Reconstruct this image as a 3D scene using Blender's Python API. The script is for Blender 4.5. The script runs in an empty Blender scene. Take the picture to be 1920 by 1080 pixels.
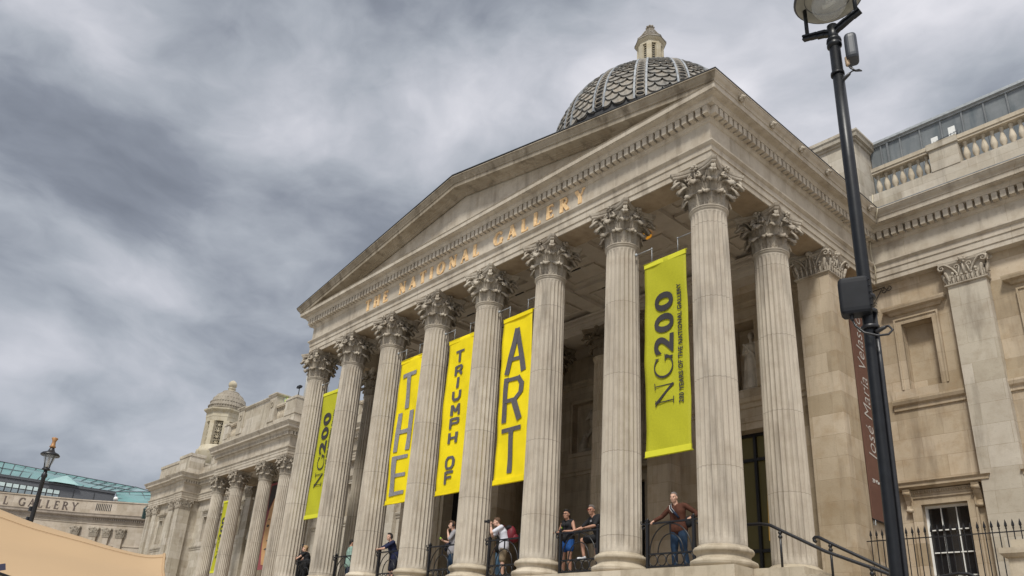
import bpy, bmesh, math, random
from mathutils import Vector, Matrix, noise
random.seed(7)
PI = math.pi
sc = bpy.context.scene
COL = sc.collection
# ------------------------------------------------------------------ camera
cam_d = bpy.data.cameras.new('camera'); cam = bpy.data.objects.new('camera', cam_d); COL.objects.link(cam)
yaw, pit, rol = 0.902366, 0.400535, 0.087088
cy, sy, cp, sp = math.cos(yaw), math.sin(yaw), math.cos(pit), math.sin(pit)
F = Vector((-sy*cp, cy*cp, sp)); Rr = Vector((cy, sy, 0)); Uu = Rr.cross(F)
cr, sr = math.cos(rol), math.sin(rol)
Rx = cr*Rr+sr*Uu; Ux = -sr*Rr+cr*Uu
m = Matrix((Rx, Ux, -F)).transposed().to_4x4(); m.translation = Vector((10.18746, -15.67633, -2.74445))
cam.matrix_world = m
cam_d.sensor_width = 36; cam_d.lens = 36*1490.187/1920
cam_d.shift_x = 81.38/1920; cam_d.shift_y = 101.80/1920
cam_d.clip_start = 0.1; cam_d.clip_end = 3000
sc.camera = cam
# ------------------------------------------------------------------ world
SUN_EL, SUN_AZ = math.radians(54), math.radians(150)      # azimuth clockwise from +y
w = bpy.data.worlds.new('World'); sc.world = w; w.use_nodes = True
nt = w.node_tree; nt.nodes.clear()
def N(nt, typ, **k):
    n = nt.nodes.new(typ)
    for a, b in k.items():
        if a.startswith('i_'):
            key = a[2:]; key = int(key) if key.isdigit() else key.replace('_', ' ')
            n.inputs[key].default_value = b
        else: setattr(n, a, b)
    return n
def Lk(nt, a, b): nt.links.new(a, b)
out = N(nt, 'ShaderNodeOutputWorld'); bg = N(nt, 'ShaderNodeBackground'); Lk(nt, bg.outputs[0], out.inputs[0])
bg.inputs[1].default_value = 0.1
sky = N(nt, 'ShaderNodeTexSky', sky_type='NISHITA', sun_disc=False, sun_elevation=SUN_EL, sun_rotation=SUN_AZ)
tc = N(nt, 'ShaderNodeTexCoord'); sep = N(nt, 'ShaderNodeSeparateXYZ'); Lk(nt, tc.outputs['Generated'], sep.inputs[0])
def M_(nt, op, a, b=None, c=None, clamp=False):
    n = nt.nodes.new('ShaderNodeMath'); n.operation = op; n.use_clamp = clamp
    for i, x in enumerate((a, b, c)):
        if x is None: continue
        if isinstance(x, (int, float)): n.inputs[i].default_value = x
        else: nt.links.new(x, n.inputs[i])
    return n.outputs[0]
zz = M_(nt, 'ADD', M_(nt, 'MAXIMUM', sep.outputs[2], 0.0), 0.22)
cx_ = M_(nt, 'DIVIDE', sep.outputs[0], zz); cy_ = M_(nt, 'DIVIDE', sep.outputs[1], zz)
cmb = N(nt, 'ShaderNodeCombineXYZ'); Lk(nt, cx_, cmb.inputs[0]); Lk(nt, cy_, cmb.inputs[1])
def cloud(scale, det, rough, dist, off, coord=None):
    mp = N(nt, 'ShaderNodeMapping'); mp.inputs['Location'].default_value = off
    Lk(nt, coord or cmb.outputs[0], mp.inputs[0])
    n = N(nt, 'ShaderNodeTexNoise'); n.inputs['Scale'].default_value = scale; n.inputs['Detail'].default_value = det
    n.inputs['Roughness'].default_value = rough; n.inputs['Distortion'].default_value = dist
    Lk(nt, mp.outputs[0], n.inputs[0]); return n.outputs[0]
wn_ = N(nt, 'ShaderNodeTexNoise'); wn_.inputs['Scale'].default_value = 1.3; wn_.inputs['Detail'].default_value = 3; Lk(nt, cmb.outputs[0], wn_.inputs[0])
wv = N(nt, 'ShaderNodeVectorMath', operation='MULTIPLY_ADD'); Lk(nt, wn_.outputs[1], wv.inputs[0]); wv.inputs[1].default_value = (.35, .35, 0); Lk(nt, cmb.outputs[0], wv.inputs[2])
dv = N(nt, 'ShaderNodeVectorMath', operation='MULTIPLY'); Lk(nt, tc.outputs['Generated'], dv.inputs[0]); dv.inputs[1].default_value = (1, 1, 1.9)
wn2 = N(nt, 'ShaderNodeTexNoise'); wn2.inputs['Scale'].default_value = 2.5; wn2.inputs['Detail'].default_value = 4; Lk(nt, dv.outputs[0], wn2.inputs[0])
wv2 = N(nt, 'ShaderNodeVectorMath', operation='MULTIPLY_ADD'); Lk(nt, wn2.outputs[1], wv2.inputs[0]); wv2.inputs[1].default_value = (.30, .30, .30); Lk(nt, dv.outputs[0], wv2.inputs[2])
OFF = (-7.0467, -13.966, 6.0374)
c1 = cloud(1.45, 3, .5, .0, (3.1+OFF[0], 1.7+OFF[1], OFF[2]), wv2.outputs[0])
c2 = cloud(3.3, 7, .52, .1, (-13.966, 2.2, 4), wv2.outputs[0])
c3 = cloud(8, 7, .55, .0, (1.3, 5.2, 2), wv2.outputs[0])
cm = M_(nt, 'ADD', M_(nt, 'ADD', M_(nt, 'MULTIPLY', c1, .46), M_(nt, 'MULTIPLY', c2, .42)), M_(nt, 'MULTIPLY', c3, .12))
cm = M_(nt, 'ADD', M_(nt, 'MULTIPLY', M_(nt, 'SUBTRACT', cm, .50), 2.5), .525)
# the overcast is heavier towards the west, thinner to the north east
dotn = N(nt, 'ShaderNodeVectorMath', operation='DOT_PRODUCT'); Lk(nt, tc.outputs['Generated'], dotn.inputs[0]); dotn.inputs[1].default_value = (0.80, .45, 0.25)
bias = M_(nt, 'MULTIPLY', dotn.outputs['Value'], .26)
cm = M_(nt, 'ADD', cm, bias)
rp = N(nt, 'ShaderNodeValToRGB'); Lk(nt, cm, rp.inputs[0])
e = rp.color_ramp.elements
e[0].position = .10; e[0].color = (.75, .83, 1.02, 1)
e[1].position = .82; e[1].color = (4.5, 4.45, 4.7, 1)
for p_, c_ in ((.34, (1.45, 1.58, 1.84, 1)), (.48, (2.25, 2.40, 2.66, 1)), (.62, (3.15, 3.22, 3.50, 1))):
    x = rp.color_ramp.elements.new(p_); x.color = c_
mx = N(nt, 'ShaderNodeMix', data_type='RGBA'); mx.inputs[0].default_value = .95
Lk(nt, sky.outputs[0], mx.inputs[6]); Lk(nt, rp.outputs[0], mx.inputs[7]); 
# unseen glow round the sun, added behind the camera to light the stone
dsun = N(nt, 'ShaderNodeVectorMath', operation='DOT_PRODUCT'); Lk(nt, tc.outputs['Generated'], dsun.inputs[0])
dsun.inputs[1].default_value = (math.sin(SUN_AZ)*math.cos(SUN_EL), math.cos(SUN_AZ)*math.cos(SUN_EL), math.sin(SUN_EL))
gl = M_(nt, 'MULTIPLY', M_(nt, 'POWER', M_(nt, 'MAXIMUM', dsun.outputs['Value'], 0.0), 4.0), 1.1)
sc_ = N(nt, 'ShaderNodeVectorMath', operation='SCALE'); Lk(nt, mx.outputs[2], sc_.inputs[0]); Lk(nt, M_(nt, 'ADD', gl, 1.0), sc_.inputs['Scale'])
Lk(nt, sc_.outputs[0], bg.inputs[0])
sd = bpy.data.lights.new('sun', 'SUN'); sd.energy = 1.75; sd.use_shadow = True; sd.angle = math.radians(10); sd.color = (1, .965, .88)
so = bpy.data.objects.new('sun', sd); COL.objects.link(so)
sdir = Vector((math.sin(SUN_AZ)*math.cos(SUN_EL), math.cos(SUN_AZ)*math.cos(SUN_EL), math.sin(SUN_EL)))
so.rotation_euler = sdir.to_track_quat('Z', 'Y').to_euler(); so.location = (0, 0, 60)
vs = sc.view_settings; vs.view_transform = 'Standard'; vs.look = 'None'; vs.exposure = 0.88; sc.cycles.diffuse_bounces = 8; sc.cycles.max_bounces = 12; vs.gamma = 1
# ------------------------------------------------------------------ materials
MAT = {}
def newmat(name):
    ma = bpy.data.materials.new(name); ma.use_nodes = True; t = ma.node_tree
    b = t.nodes['Principled BSDF']; MAT[name] = ma; return ma, t, b
def plain(name, col, rough=.5, metal=0, var=.0, scale=6, bump=0, spec=.4, emit=None, alpha=None):
    ma, t, b = newmat(name)
    b.inputs['Roughness'].default_value = rough; b.inputs['Metallic'].default_value = metal
    b.inputs['Specular IOR Level'].default_value = spec
    g = N(t, 'ShaderNodeNewGeometry'); n = N(t, 'ShaderNodeTexNoise'); n.inputs['Scale'].default_value = scale
    n.inputs['Detail'].default_value = 5
    Lk(t, g.outputs['Position'], n.inputs[0])
    r = N(t, 'ShaderNodeValToRGB'); Lk(t, n.outputs[0], r.inputs[0])
    c = Vector(col[:3])
    r.color_ramp.elements[0].position = .3; r.color_ramp.elements[1].position = .7
    r.color_ramp.elements[0].color = (*(c*(1-var)), 1); r.color_ramp.elements[1].color = (*(c*(1+var)), 1)
    Lk(t, r.outputs[0], b.inputs['Base Color'])
    if bump:
        bp = N(t, 'ShaderNodeBump'); bp.inputs['Strength'].default_value = bump; bp.inputs['Distance'].default_value = .02
        Lk(t, n.outputs[0], bp.inputs['Height']); Lk(t, bp.outputs[0], b.inputs['Normal'])
    if emit: b.inputs['Emission Color'].default_value = (*emit[:3], 1); b.inputs['Emission Strength'].default_value = emit[3]
    if alpha is not None: b.inputs['Alpha'].default_value = alpha
    return ma
def stone(name, c1, c2, stain, joints=None, streak=.5, bump=.25, dirt=(.10, .08, .06), dirt_amt=.5, rough=.85, drum=False, blockvar=.12, topdirt=0.0, fine=1.0):
    ma, t, b = newmat(name); b.inputs['Roughness'].default_value = rough; b.inputs['Specular IOR Level'].default_value = .2
    g = N(t, 'ShaderNodeNewGeometry'); pos = g.outputs['Position']
    def noi(scale, det=4, rgh=.55, stretch=(1, 1, 1)):
        mp = N(t, 'ShaderNodeMapping'); mp.inputs['Scale'].default_value = stretch; Lk(t, pos, mp.inputs[0])
        n = N(t, 'ShaderNodeTexNoise'); n.inputs['Scale'].default_value = scale; n.inputs['Detail'].default_value = det
        n.inputs['Roughness'].default_value = rgh; Lk(t, mp.outputs[0], n.inputs[0]); return n.outputs[0]
    def ramp(v, a, bb):
        return M_(t, 'MULTIPLY', M_(t, 'SUBTRACT', v, a), 1/(bb-a), clamp=True) if False else _clamp(M_(t, 'MULTIPLY', M_(t, 'SUBTRACT', v, a), 1/(bb-a)))
    def _clamp(x):
        n = t.nodes.new('ShaderNodeClamp'); Lk(t, x, n.inputs[0]); return n.outputs[0]
    def mix(f, a, bb):
        n = N(t, 'ShaderNodeMix', data_type='RGBA')
        if isinstance(f, float): n.inputs[0].default_value = f
        else: Lk(t, f, n.inputs[0])
        for i, x in ((6, a), (7, bb)):
            if isinstance(x, tuple): n.inputs[i].default_value = (*x[:3], 1)
            else: Lk(t, x, n.inputs[i])
        return n.outputs[2]
    big = noi(.55, 3, .5); mid = noi(2.3, 5, .6); stk = noi(2.6, 4, .6, (1, 1, .13)); fin = noi(22, 4, .7)
    colr = mix(ramp(big, .35, .65), c1, c2)
    colr = mix(M_(t, 'MULTIPLY', ramp(mid, .47, .71), .62), colr, stain)
    colr = mix(M_(t, 'MULTIPLY', ramp(stk, .52, .74), streak), colr, dirt)
    st2 = noi(5.5, 3, .6, (1, 1, .06))
    colr = mix(M_(t, 'MULTIPLY', ramp(st2, .60, .78), streak*.6), colr, tuple(min(1, x*1.35) for x in c1))
    colr = mix(M_(t, 'MULTIPLY', ramp(fin, .56, .80), .35*fine), colr, dirt)
    hgt = M_(t, 'MULTIPLY', fin, .35)
    if joints:
        bw, bh = joints
        s = N(t, 'ShaderNodeSeparateXYZ'); Lk(t, pos, s.inputs[0])
        u = M_(t, 'ADD', s.outputs[0], s.outputs[1])
        cb = N(t, 'ShaderNodeCombineXYZ'); Lk(t, u, cb.inputs[0]); Lk(t, s.outputs[2], cb.inputs[1])
        br = N(t, 'ShaderNodeTexBrick'); Lk(t, cb.outputs[0], br.inputs[0])
        br.inputs['Scale'].default_value = 1; br.inputs['Brick Width'].default_value = bw; br.inputs['Row Height'].default_value = bh
        br.inputs['Mortar Size'].default_value = .007; br.inputs['Mortar Smooth'].default_value = .3
        v = blockvar
        br.inputs['Color1'].default_value = (1-v, 1-v*1.15, 1-v*1.5, 1); br.inputs['Color2'].default_value = (1+v*.6, 1+v*.6, 1+v*.6, 1)
        br.inputs['Mortar'].default_value = (.78, .74, .68, 1); br.offset = .5
        mm = N(t, 'ShaderNodeMix', data_type='RGBA', blend_type='MULTIPLY'); mm.inputs[0].default_value = 1.0
        Lk(t, colr, mm.inputs[6]); Lk(t, br.outputs[0], mm.inputs[7]); colr = mm.outputs[2]
        hgt = M_(t, 'SUBTRACT', hgt, M_(t, 'MULTIPLY', br.outputs[1], .6))
    if drum:
        s = N(t, 'ShaderNodeSeparateXYZ'); Lk(t, pos, s.inputs[0])
        off = M_(t, 'MULTIPLY', M_(t, 'FLOOR', M_(t, 'ADD', M_(t, 'MULTIPLY', s.outputs[0], .34), 100.17)), .37)
        fr = M_(t, 'FRACT', M_(t, 'ADD', M_(t, 'MULTIPLY', s.outputs[2], .47), off))
        wob = M_(t, 'MULTIPLY', M_(t, 'SUBTRACT', mid, .5), .012)
        ln = M_(t, 'LESS_THAN', M_(t, 'ADD', fr, wob), .009)
        colr = mix(M_(t, 'MULTIPLY', ln, .55), colr, (.12, .10, .08))
        dv = M_(t, 'FLOOR', M_(t, 'ADD', M_(t, 'MULTIPLY', s.outputs[2], .47), off))
        wn = N(t, 'ShaderNodeTexWhiteNoise', noise_dimensions='2D'); cb = N(t, 'ShaderNodeCombineXYZ'); Lk(t, dv, cb.inputs[0]); Lk(t, off, cb.inputs[1]); Lk(t, cb.outputs[0], wn.inputs[0])
        colr = mix(M_(t, 'MULTIPLY', wn.outputs[0], .30), colr, stain)
    hs = M_(t, 'ADD', hgt, M_(t, 'MULTIPLY', mid, .8))
    bp = N(t, 'ShaderNodeBump'); bp.inputs['Strength'].default_value = bump; bp.inputs['Distance'].default_value = .03
    Lk(t, hs, bp.inputs['Height']); Lk(t, bp.outputs[0], b.inputs['Normal'])
    Lk(t, colr, b.inputs['Base Color']); return ma
S_COL = stone('column_stone', (.52, .465, .385), (.43, .382, .315), (.34, .285, .22), streak=.75, bump=.35, drum=True, dirt=(.125, .108, .092))
S_CAP = stone('capital_stone', (.47, .42, .345), (.36, .315, .255), (.22, .17, .12), streak=.6, bump=.8, dirt=(.07, .055, .042), fine=2.2)
S_ENT = stone('entablature_stone', (.53, .475, .395), (.44, .388, .315), (.33, .27, .20), joints=(2.9, 40), streak=.5, bump=.3, dirt=(.16, .13, .10), blockvar=.04)
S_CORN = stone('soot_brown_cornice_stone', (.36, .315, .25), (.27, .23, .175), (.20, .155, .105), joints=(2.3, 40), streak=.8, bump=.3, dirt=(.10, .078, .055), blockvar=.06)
S_WALL = stone('ashlar_stone', (.49, .41, .31), (.41, .335, .245), (.345, .255, .16), joints=(1.25, .62), streak=.5, bump=.35, dirt=(.15, .115, .085), blockvar=.2)
S_WING = stone('pale_ashlar_stone', (.52, .475, .40), (.44, .395, .33), (.35, .295, .23), joints=(1.35, .62), streak=.6, bump=.3, dirt=(.15, .125, .10), blockvar=.15)
S_INN = stone('brightened_inner_stone', (.56, .48, .375), (.49, .42, .32), (.40, .32, .225), joints=(1.25, .62), streak=.4, bump=.25, dirt=(.06, .045, .03))  # tone raised to brighten the shaded portico; dark dirt streaks on top
S_CEIL = stone('ceiling_plaster', (.60, .54, .46), (.54, .48, .41), (.46, .39, .31), streak=.1, bump=.08, dirt=(.1, .08, .06))  # ceiling tone likewise lifted in place of light
S_SOFF = stone('brown_soffit_stone', (.38, .30, .21), (.30, .23, .155), (.22, .155, .095), streak=.2, bump=.2, dirt=(.08, .06, .04))  # soffit panels, darker and browner than the entablature
S_PLN = stone('plinth_stone', (.54, .475, .38), (.45, .39, .30), (.27, .22, .16), joints=(1.5, 60), streak=.5, bump=.35, dirt=(.15, .12, .09))
S_DOME = stone('weathered_dome_stone', (.29, .265, .23), (.22, .21, .19), (.33, .27, .20), streak=.9, bump=.6, dirt=(.055, .055, .055))
S_CUP = stone('lichen_cream_stone', (.50, .45, .345), (.43, .385, .295), (.36, .29, .17), streak=.4, bump=.3, dirt=(.2, .16, .1))
S_CUPD = stone('grey_cupola_stone', (.32, .285, .23), (.25, .22, .18), (.20, .165, .12), streak=.5, bump=.6, dirt=(.08, .07, .05))
S_FAR = stone('far_wing_stone', (.46, .40, .33), (.39, .34, .28), (.32, .26, .20), joints=(1.6, .7), streak=.3, bump=.15, dirt=(.2, .16, .13))
S_STAT = stone('statue_stone', (.58, .52, .43), (.50, .44, .36), (.20, .165, .13), streak=.4, bump=.3, dirt=(.08, .06, .05))
LEAD = stone('lead_sheet', (.20, .21, .215), (.15, .16, .17), (.26, .27, .27), streak=.6, bump=.15, dirt=(.08, .085, .09), rough=.55)
LEADD = plain('dark_lead', (.035, .035, .037), .7, 0, .2)
PALE = plain('pale_lead_flashing', (.36, .38, .39), .5, .2, .2, 8)
IRON = plain('black_painted_iron', (.012, .012, .014), .38, 0, .25, 30, .1, .5)
POLE = plain('black_gloss_pole', (.006, .007, .009), .38, 0, .35, 12, .06, .35)
GREYM = plain('dark_grey_housing', (.045, .050, .060), .45, .1, .12, 9, .02)
YEL = plain('bright_yellow_banner', (.80, .63, .0), .62, 0, .05, 3, .12)
YEL2 = plain('olive_yellow_banner', (.41, .40, .012), .7, 0, .06, 25, .1)
YELH = plain('banner_hem', (.62, .60, .03), .7, 0, .03)
INK = plain('charcoal_ink', (.035, .032, .034), .6)
TAPE = plain('grey_tape', (.10, .092, .10), .45, 0, .15, 14, .15)
TAPE2 = plain('silver_grey_tape', (.24, .23, .24), .4, 0, .2, 14, .15)
GOLD = plain('gilded_letter', (.80, .55, .29), .5, .1, .2, 12)
BRONZE = plain('dark_letter', (.10, .075, .065), .6)
MAROON = plain('brown_banner', (.135, .066, .048), .65, 0, .05, 5)
WHITE = plain('white_paint', (.75, .75, .72), .45, 0, .04)
BLK = plain('door_void', (.006, .006, .007), .5)
GLAZ = plain('dark_window_glass', (.012, .013, .016), .06, 0, .1, 1, 0, .8)
FROST = stone('dusty_roof_glass', (.20, .215, .222), (.155, .17, .178), (.25, .262, .27), streak=.7, bump=.03, dirt=(.055, .08, .095), rough=.3)
TEAL = plain('teal_roof_glass', (.15, .29, .28), .15, .1, .22, .35, .0, .7)
TEAL2 = plain('bright_teal_glass', (.30, .45, .43), .15, .1, .2, .5, .0, .7)
SLATEG = plain('grey_cladding', (.10, .105, .115), .5, 0, .08)
TAN = plain('tan_canvas', (.42, .29, .165), .75, 0, .03, 1.2, .03)
SEAM = plain('canvas_seam', (.40, .27, .15), .8)
PAVE = stone('paving_stone', (.44, .42, .38), (.38, .36, .33), (.32, .30, .27), streak=.1, bump=.1)
AMBER = plain('amber_lamp', (.8, .4, .05), .4, emit=(1.0, .42, .03, .2))
WARM = plain('painted_spot_glow', (.22, .12, .03), .5, emit=(1.0, .55, .08, .12))  # emissive colour for the lit spot painted on the door
OLIVE = plain('painted_interior_glow', (.045, .042, .022), .4, emit=(.8, .6, .15, .012))  # opaque door pane, faint glow painted in for the room behind
# glass of lamps
def glassmat(name, col, alpha, rough=.05):
    ma = plain(name, col, rough, 0, .02, spec=.8); ma.node_tree.nodes['Principled BSDF'].inputs['Alpha'].default_value = alpha; return ma
LGLASS = glassmat('lamp_glass', (.55, .58, .60), .35)
# ------------------------------------------------------------------ mesh helpers
class MB:
    def __init__(s): s.v = []; s.f = []; s.sm = []
    def add(s, vs, fs, smooth=False):
        n = len(s.v); s.v += [tuple(v) for v in vs]; s.f += [tuple(i+n for i in f) for f in fs]; s.sm += [smooth]*len(fs); return s
    def box(s, x0, x1, y0, y1, z0, z1):
        v = [(x0,y0,z0),(x1,y0,z0),(x1,y1,z0),(x0,y1,z0),(x0,y0,z1),(x1,y0,z1),(x1,y1,z1),(x0,y1,z1)]
        return s.add(v, [(0,3,2,1),(4,5,6,7),(0,1,5,4),(1,2,6,5),(2,3,7,6),(3,0,4,7)])
    def cbox(s, c, d, R=None):
        v = []
        for z in (-1, 1):
            for x, y in ((-1,-1),(1,-1),(1,1),(-1,1)):
                p = Vector((x*d[0]/2, y*d[1]/2, z*d[2]/2))
                if R: p = R @ p
                v.append(Vector(c)+p)
        return s.add(v, [(0,3,2,1),(4,5,6,7),(0,1,5,4),(1,2,6,5),(2,3,7,6),(3,0,4,7)])
    def sweep(s, prof, path, closedprof=True, skip=(), ends=(None, None), smooth=False):
        # path: xy points, outward is to the right of travel; prof: (offset, z)
        n = len(path); rings = []
        def nrm(a, b):
            d = Vector((b[0]-a[0], b[1]-a[1])).normalized(); return Vector((d.y, -d.x))
        for i, p in enumerate(path):
            ns = []
            if i > 0: ns.append(nrm(path[i-1], p))
            if i < n-1: ns.append(nrm(p, path[i+1]))
            if len(ns) == 2:
                mm = (ns[0]+ns[1]); mm = mm/mm.length_squared*2
            else: mm = ns[0]
            rings.append([(p[0]+mm.x*o, p[1]+mm.y*o, z) for o, z in prof])
        k = len(prof); vs = [v for r in rings for v in r]; fs = []
        for i in range(n-1):
            if i in skip: continue
            for j in range(k if closedprof else k-1):
                a = i*k+j; b = i*k+(j+1) % k; fs.append((a, b, b+k, a+k))
        if closedprof:
            if 0 not in skip: fs.append(tuple(range(k))[::-1])
            if n-2 not in skip: fs.append(tuple((n-1)*k+j for j in range(k)))
        return s.add(vs, fs, smooth)
    def lathe(s, prof, c=(0, 0, 0), n=24, smooth=True, cap=True, a0=0, squash=None):
        vs = []; fs = []; k = len(prof)
        for i in range(n):
            a = a0+2*PI*i/n
            for r, z in prof: vs.append((c[0]+r*math.cos(a), c[1]+r*math.sin(a), c[2]+z))
        for i in range(n):
            for j in range(k-1):
                a = i*k+j; b = ((i+1) % n)*k+j; fs.append((a, b, b+1, a+1))
        s.add(vs, fs, smooth)
        if cap:
            m0 = len(s.v)-len(vs)
            s.f.append(tuple(m0+i*k for i in range(n))[::-1]); s.f.append(tuple(m0+i*k+k-1 for i in range(n))); s.sm += [False, False]
        return s
    def tube(s, pts, r, n=8, smooth=True, cap=True, flat=1.0, up=None):
        pts = [Vector(p) for p in pts]; k = len(pts)
        rr = r if isinstance(r, (list, tuple)) else [r]*k
        vs = []; prev = None
        for i, p in enumerate(pts):
            d = (pts[min(i+1, k-1)]-pts[max(i-1, 0)])
            if d.length < 1e-9: d = Vector((0, 0, 1))
            d.normalize()
            if prev is None:
                a = Vector(up) if up else (Vector((0, 0, 1)) if abs(d.z) < .9 else Vector((1, 0, 0)))
            else: a = prev
            a = (a-d*a.dot(d))
            if a.length < 1e-6: a = d.orthogonal()
            a.normalize(); b = d.cross(a); prev = a
            for j in range(n):
                t = 2*PI*j/n; vs.append(p+a*math.cos(t)*rr[i]+b*math.sin(t)*rr[i]*flat)
        fs = []
        for i in range(k-1):
            for j in range(n):
                fs.append((i*n+j, i*n+(j+1) % n, (i+1)*n+(j+1) % n, (i+1)*n+j))
        s.add(vs, fs, smooth)
        if cap:
            m0 = len(s.v)-len(vs); s.f.append(tuple(m0+j for j in range(n))[::-1]); s.f.append(tuple(m0+(k-1)*n+j for j in range(n))); s.sm += [False, False]
        return s
    def ball(s, c, r, n=10, m=7, R=None):
        if isinstance(r, (int, float)): r = (r, r, r)
        vs = [Vector((0, 0, -1))]; 
        for i in range(1, m):
            th = -PI/2+PI*i/m
            for j in range(n):
                a = 2*PI*j/n; vs.append(Vector((math.cos(th)*math.cos(a), math.cos(th)*math.sin(a), math.sin(th))))
        vs.append(Vector((0, 0, 1))); fs = []
        for j in range(n): fs.append((0, 1+(j+1) % n, 1+j))
        for i in range(m-2):
            for j in range(n):
                a = 1+i*n+j; b = 1+i*n+(j+1) % n; fs.append((a, b, b+n, a+n))
        t = len(vs)-1
        for j in range(n): fs.append((1+(m-2)*n+j, 1+(m-2)*n+(j+1) % n, t))
        o = []
        for v in vs:
            p = Vector((v.x*r[0], v.y*r[1], v.z*r[2]))
            if R: p = R @ p
            o.append(p+Vector(c))
        return s.add(o, fs, True)
    def caps(s, p0, r0, p1, r1, n=10):
        p0 = Vector(p0); p1 = Vector(p1); d = p1-p0; L = d.length
        if L < 1e-6: return s.ball(p0, max(r0, r1))
        pts = []; rr = []
        dn = d/L
        for t in (-90, -60, -30, 0): pts.append(p0+dn*r0*math.sin(math.radians(t))); rr.append(max(r0*math.cos(math.radians(t)), 1e-4))
        for t in (0, 30, 60, 90): pts.append(p1+dn*r1*math.sin(math.radians(t))); rr.append(max(r1*math.cos(math.radians(t)), 1e-4))
        return s.tube(pts, rr, n)
    def prism(s, poly, axis, a, b):
        # poly 2D; axis 'x','y','z' is the extrusion axis
        def P(u, v, t): return {'x': (t, u, v), 'y': (u, t, v), 'z': (u, v, t)}[axis]
        k = len(poly); vs = [P(u, v, a) for u, v in poly]+[P(u, v, b) for u, v in poly]
        fs = [tuple(range(k))[::-1], tuple(range(k, 2*k))]+[(j, (j+1) % k, (j+1) % k+k, j+k) for j in range(k)]
        return s.add(vs, fs)
    def xf(s, M):
        s.v = [tuple(M @ Vector(v)) for v in s.v]; return s
    def join(s, o): return s._j(o)
    def _j(s, o):
        n = len(s.v); s.v += o.v; s.f += [tuple(i+n for i in f) for f in o.f]; s.sm += o.sm; return s
    def mesh(s, name):
        me = bpy.data.meshes.new(name); me.from_pydata(s.v, [], s.f); me.polygons.foreach_set('use_smooth', s.sm); me.update()
        b = bmesh.new(); b.from_mesh(me); bmesh.ops.recalc_face_normals(b, faces=b.faces); b.to_mesh(me); b.free()
        return me
    def obj(s, name, mat, parent=None, loc=None, rot=None):
        me = s.mesh(name); me.materials.append(mat); return link(name, me, parent, loc, rot)
def link(name, me, parent=None, loc=None, rot=None, scale=None):
    o = bpy.data.objects.new(name, me); COL.objects.link(o)
    if parent: o.parent = parent
    if loc: o.location = loc
    if rot: o.rotation_euler = rot
    if scale: o.scale = scale
    return o
def thing(name, label, cat, loc=(0, 0, 0), rotz=0, group=None):
    o = bpy.data.objects.new(name, None); COL.objects.link(o); o.location = loc; o.rotation_euler = (0, 0, rotz)
    o.empty_display_size = .2
    o['label'] = label; o['category'] = cat
    if group: o['group'] = group
    return o
def tag(o, label, cat, group=None):
    o['label'] = label; o['category'] = cat
    if group: o['group'] = group
    return o
def dup(root, loc, rotz=None, label=None, group=None):
    def cp(o, par):
        c = o.copy(); COL.objects.link(c); c.parent = par
        for ch in list(o.children): cp(ch, c)
        return c
    r = cp(root, root.parent); r.location = loc
    if rotz is not None: r.rotation_euler = (0, 0, rotz)
    if label: r['label'] = label
    if group: r['group'] = group
    return r
def remesh(mb, name, voxel=.012, smooth=2, mat=None, extra=None):
    me = mb.mesh(name); o = bpy.data.objects.new('tmp', me); COL.objects.link(o)
    md = o.modifiers.new('r', 'REMESH'); md.mode = 'VOXEL'; md.voxel_size = voxel; md.use_smooth_shade = True
    if smooth:
        ms = o.modifiers.new('s', 'SMOOTH'); ms.iterations = smooth; ms.factor = .5
    dg = bpy.context.evaluated_depsgraph_get(); ev = o.evaluated_get(dg); nm = bpy.data.meshes.new_from_object(ev)
    bpy.data.objects.remove(o); nm.name = name
    if extra:
        b = bmesh.new(); b.from_mesh(nm); em = extra.mesh('x'); b.from_mesh(em); b.to_mesh(nm); b.free()
    for p in nm.polygons: p.use_smooth = True
    nm.materials.clear()
    if mat: nm.materials.append(mat)
    return nm
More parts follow.
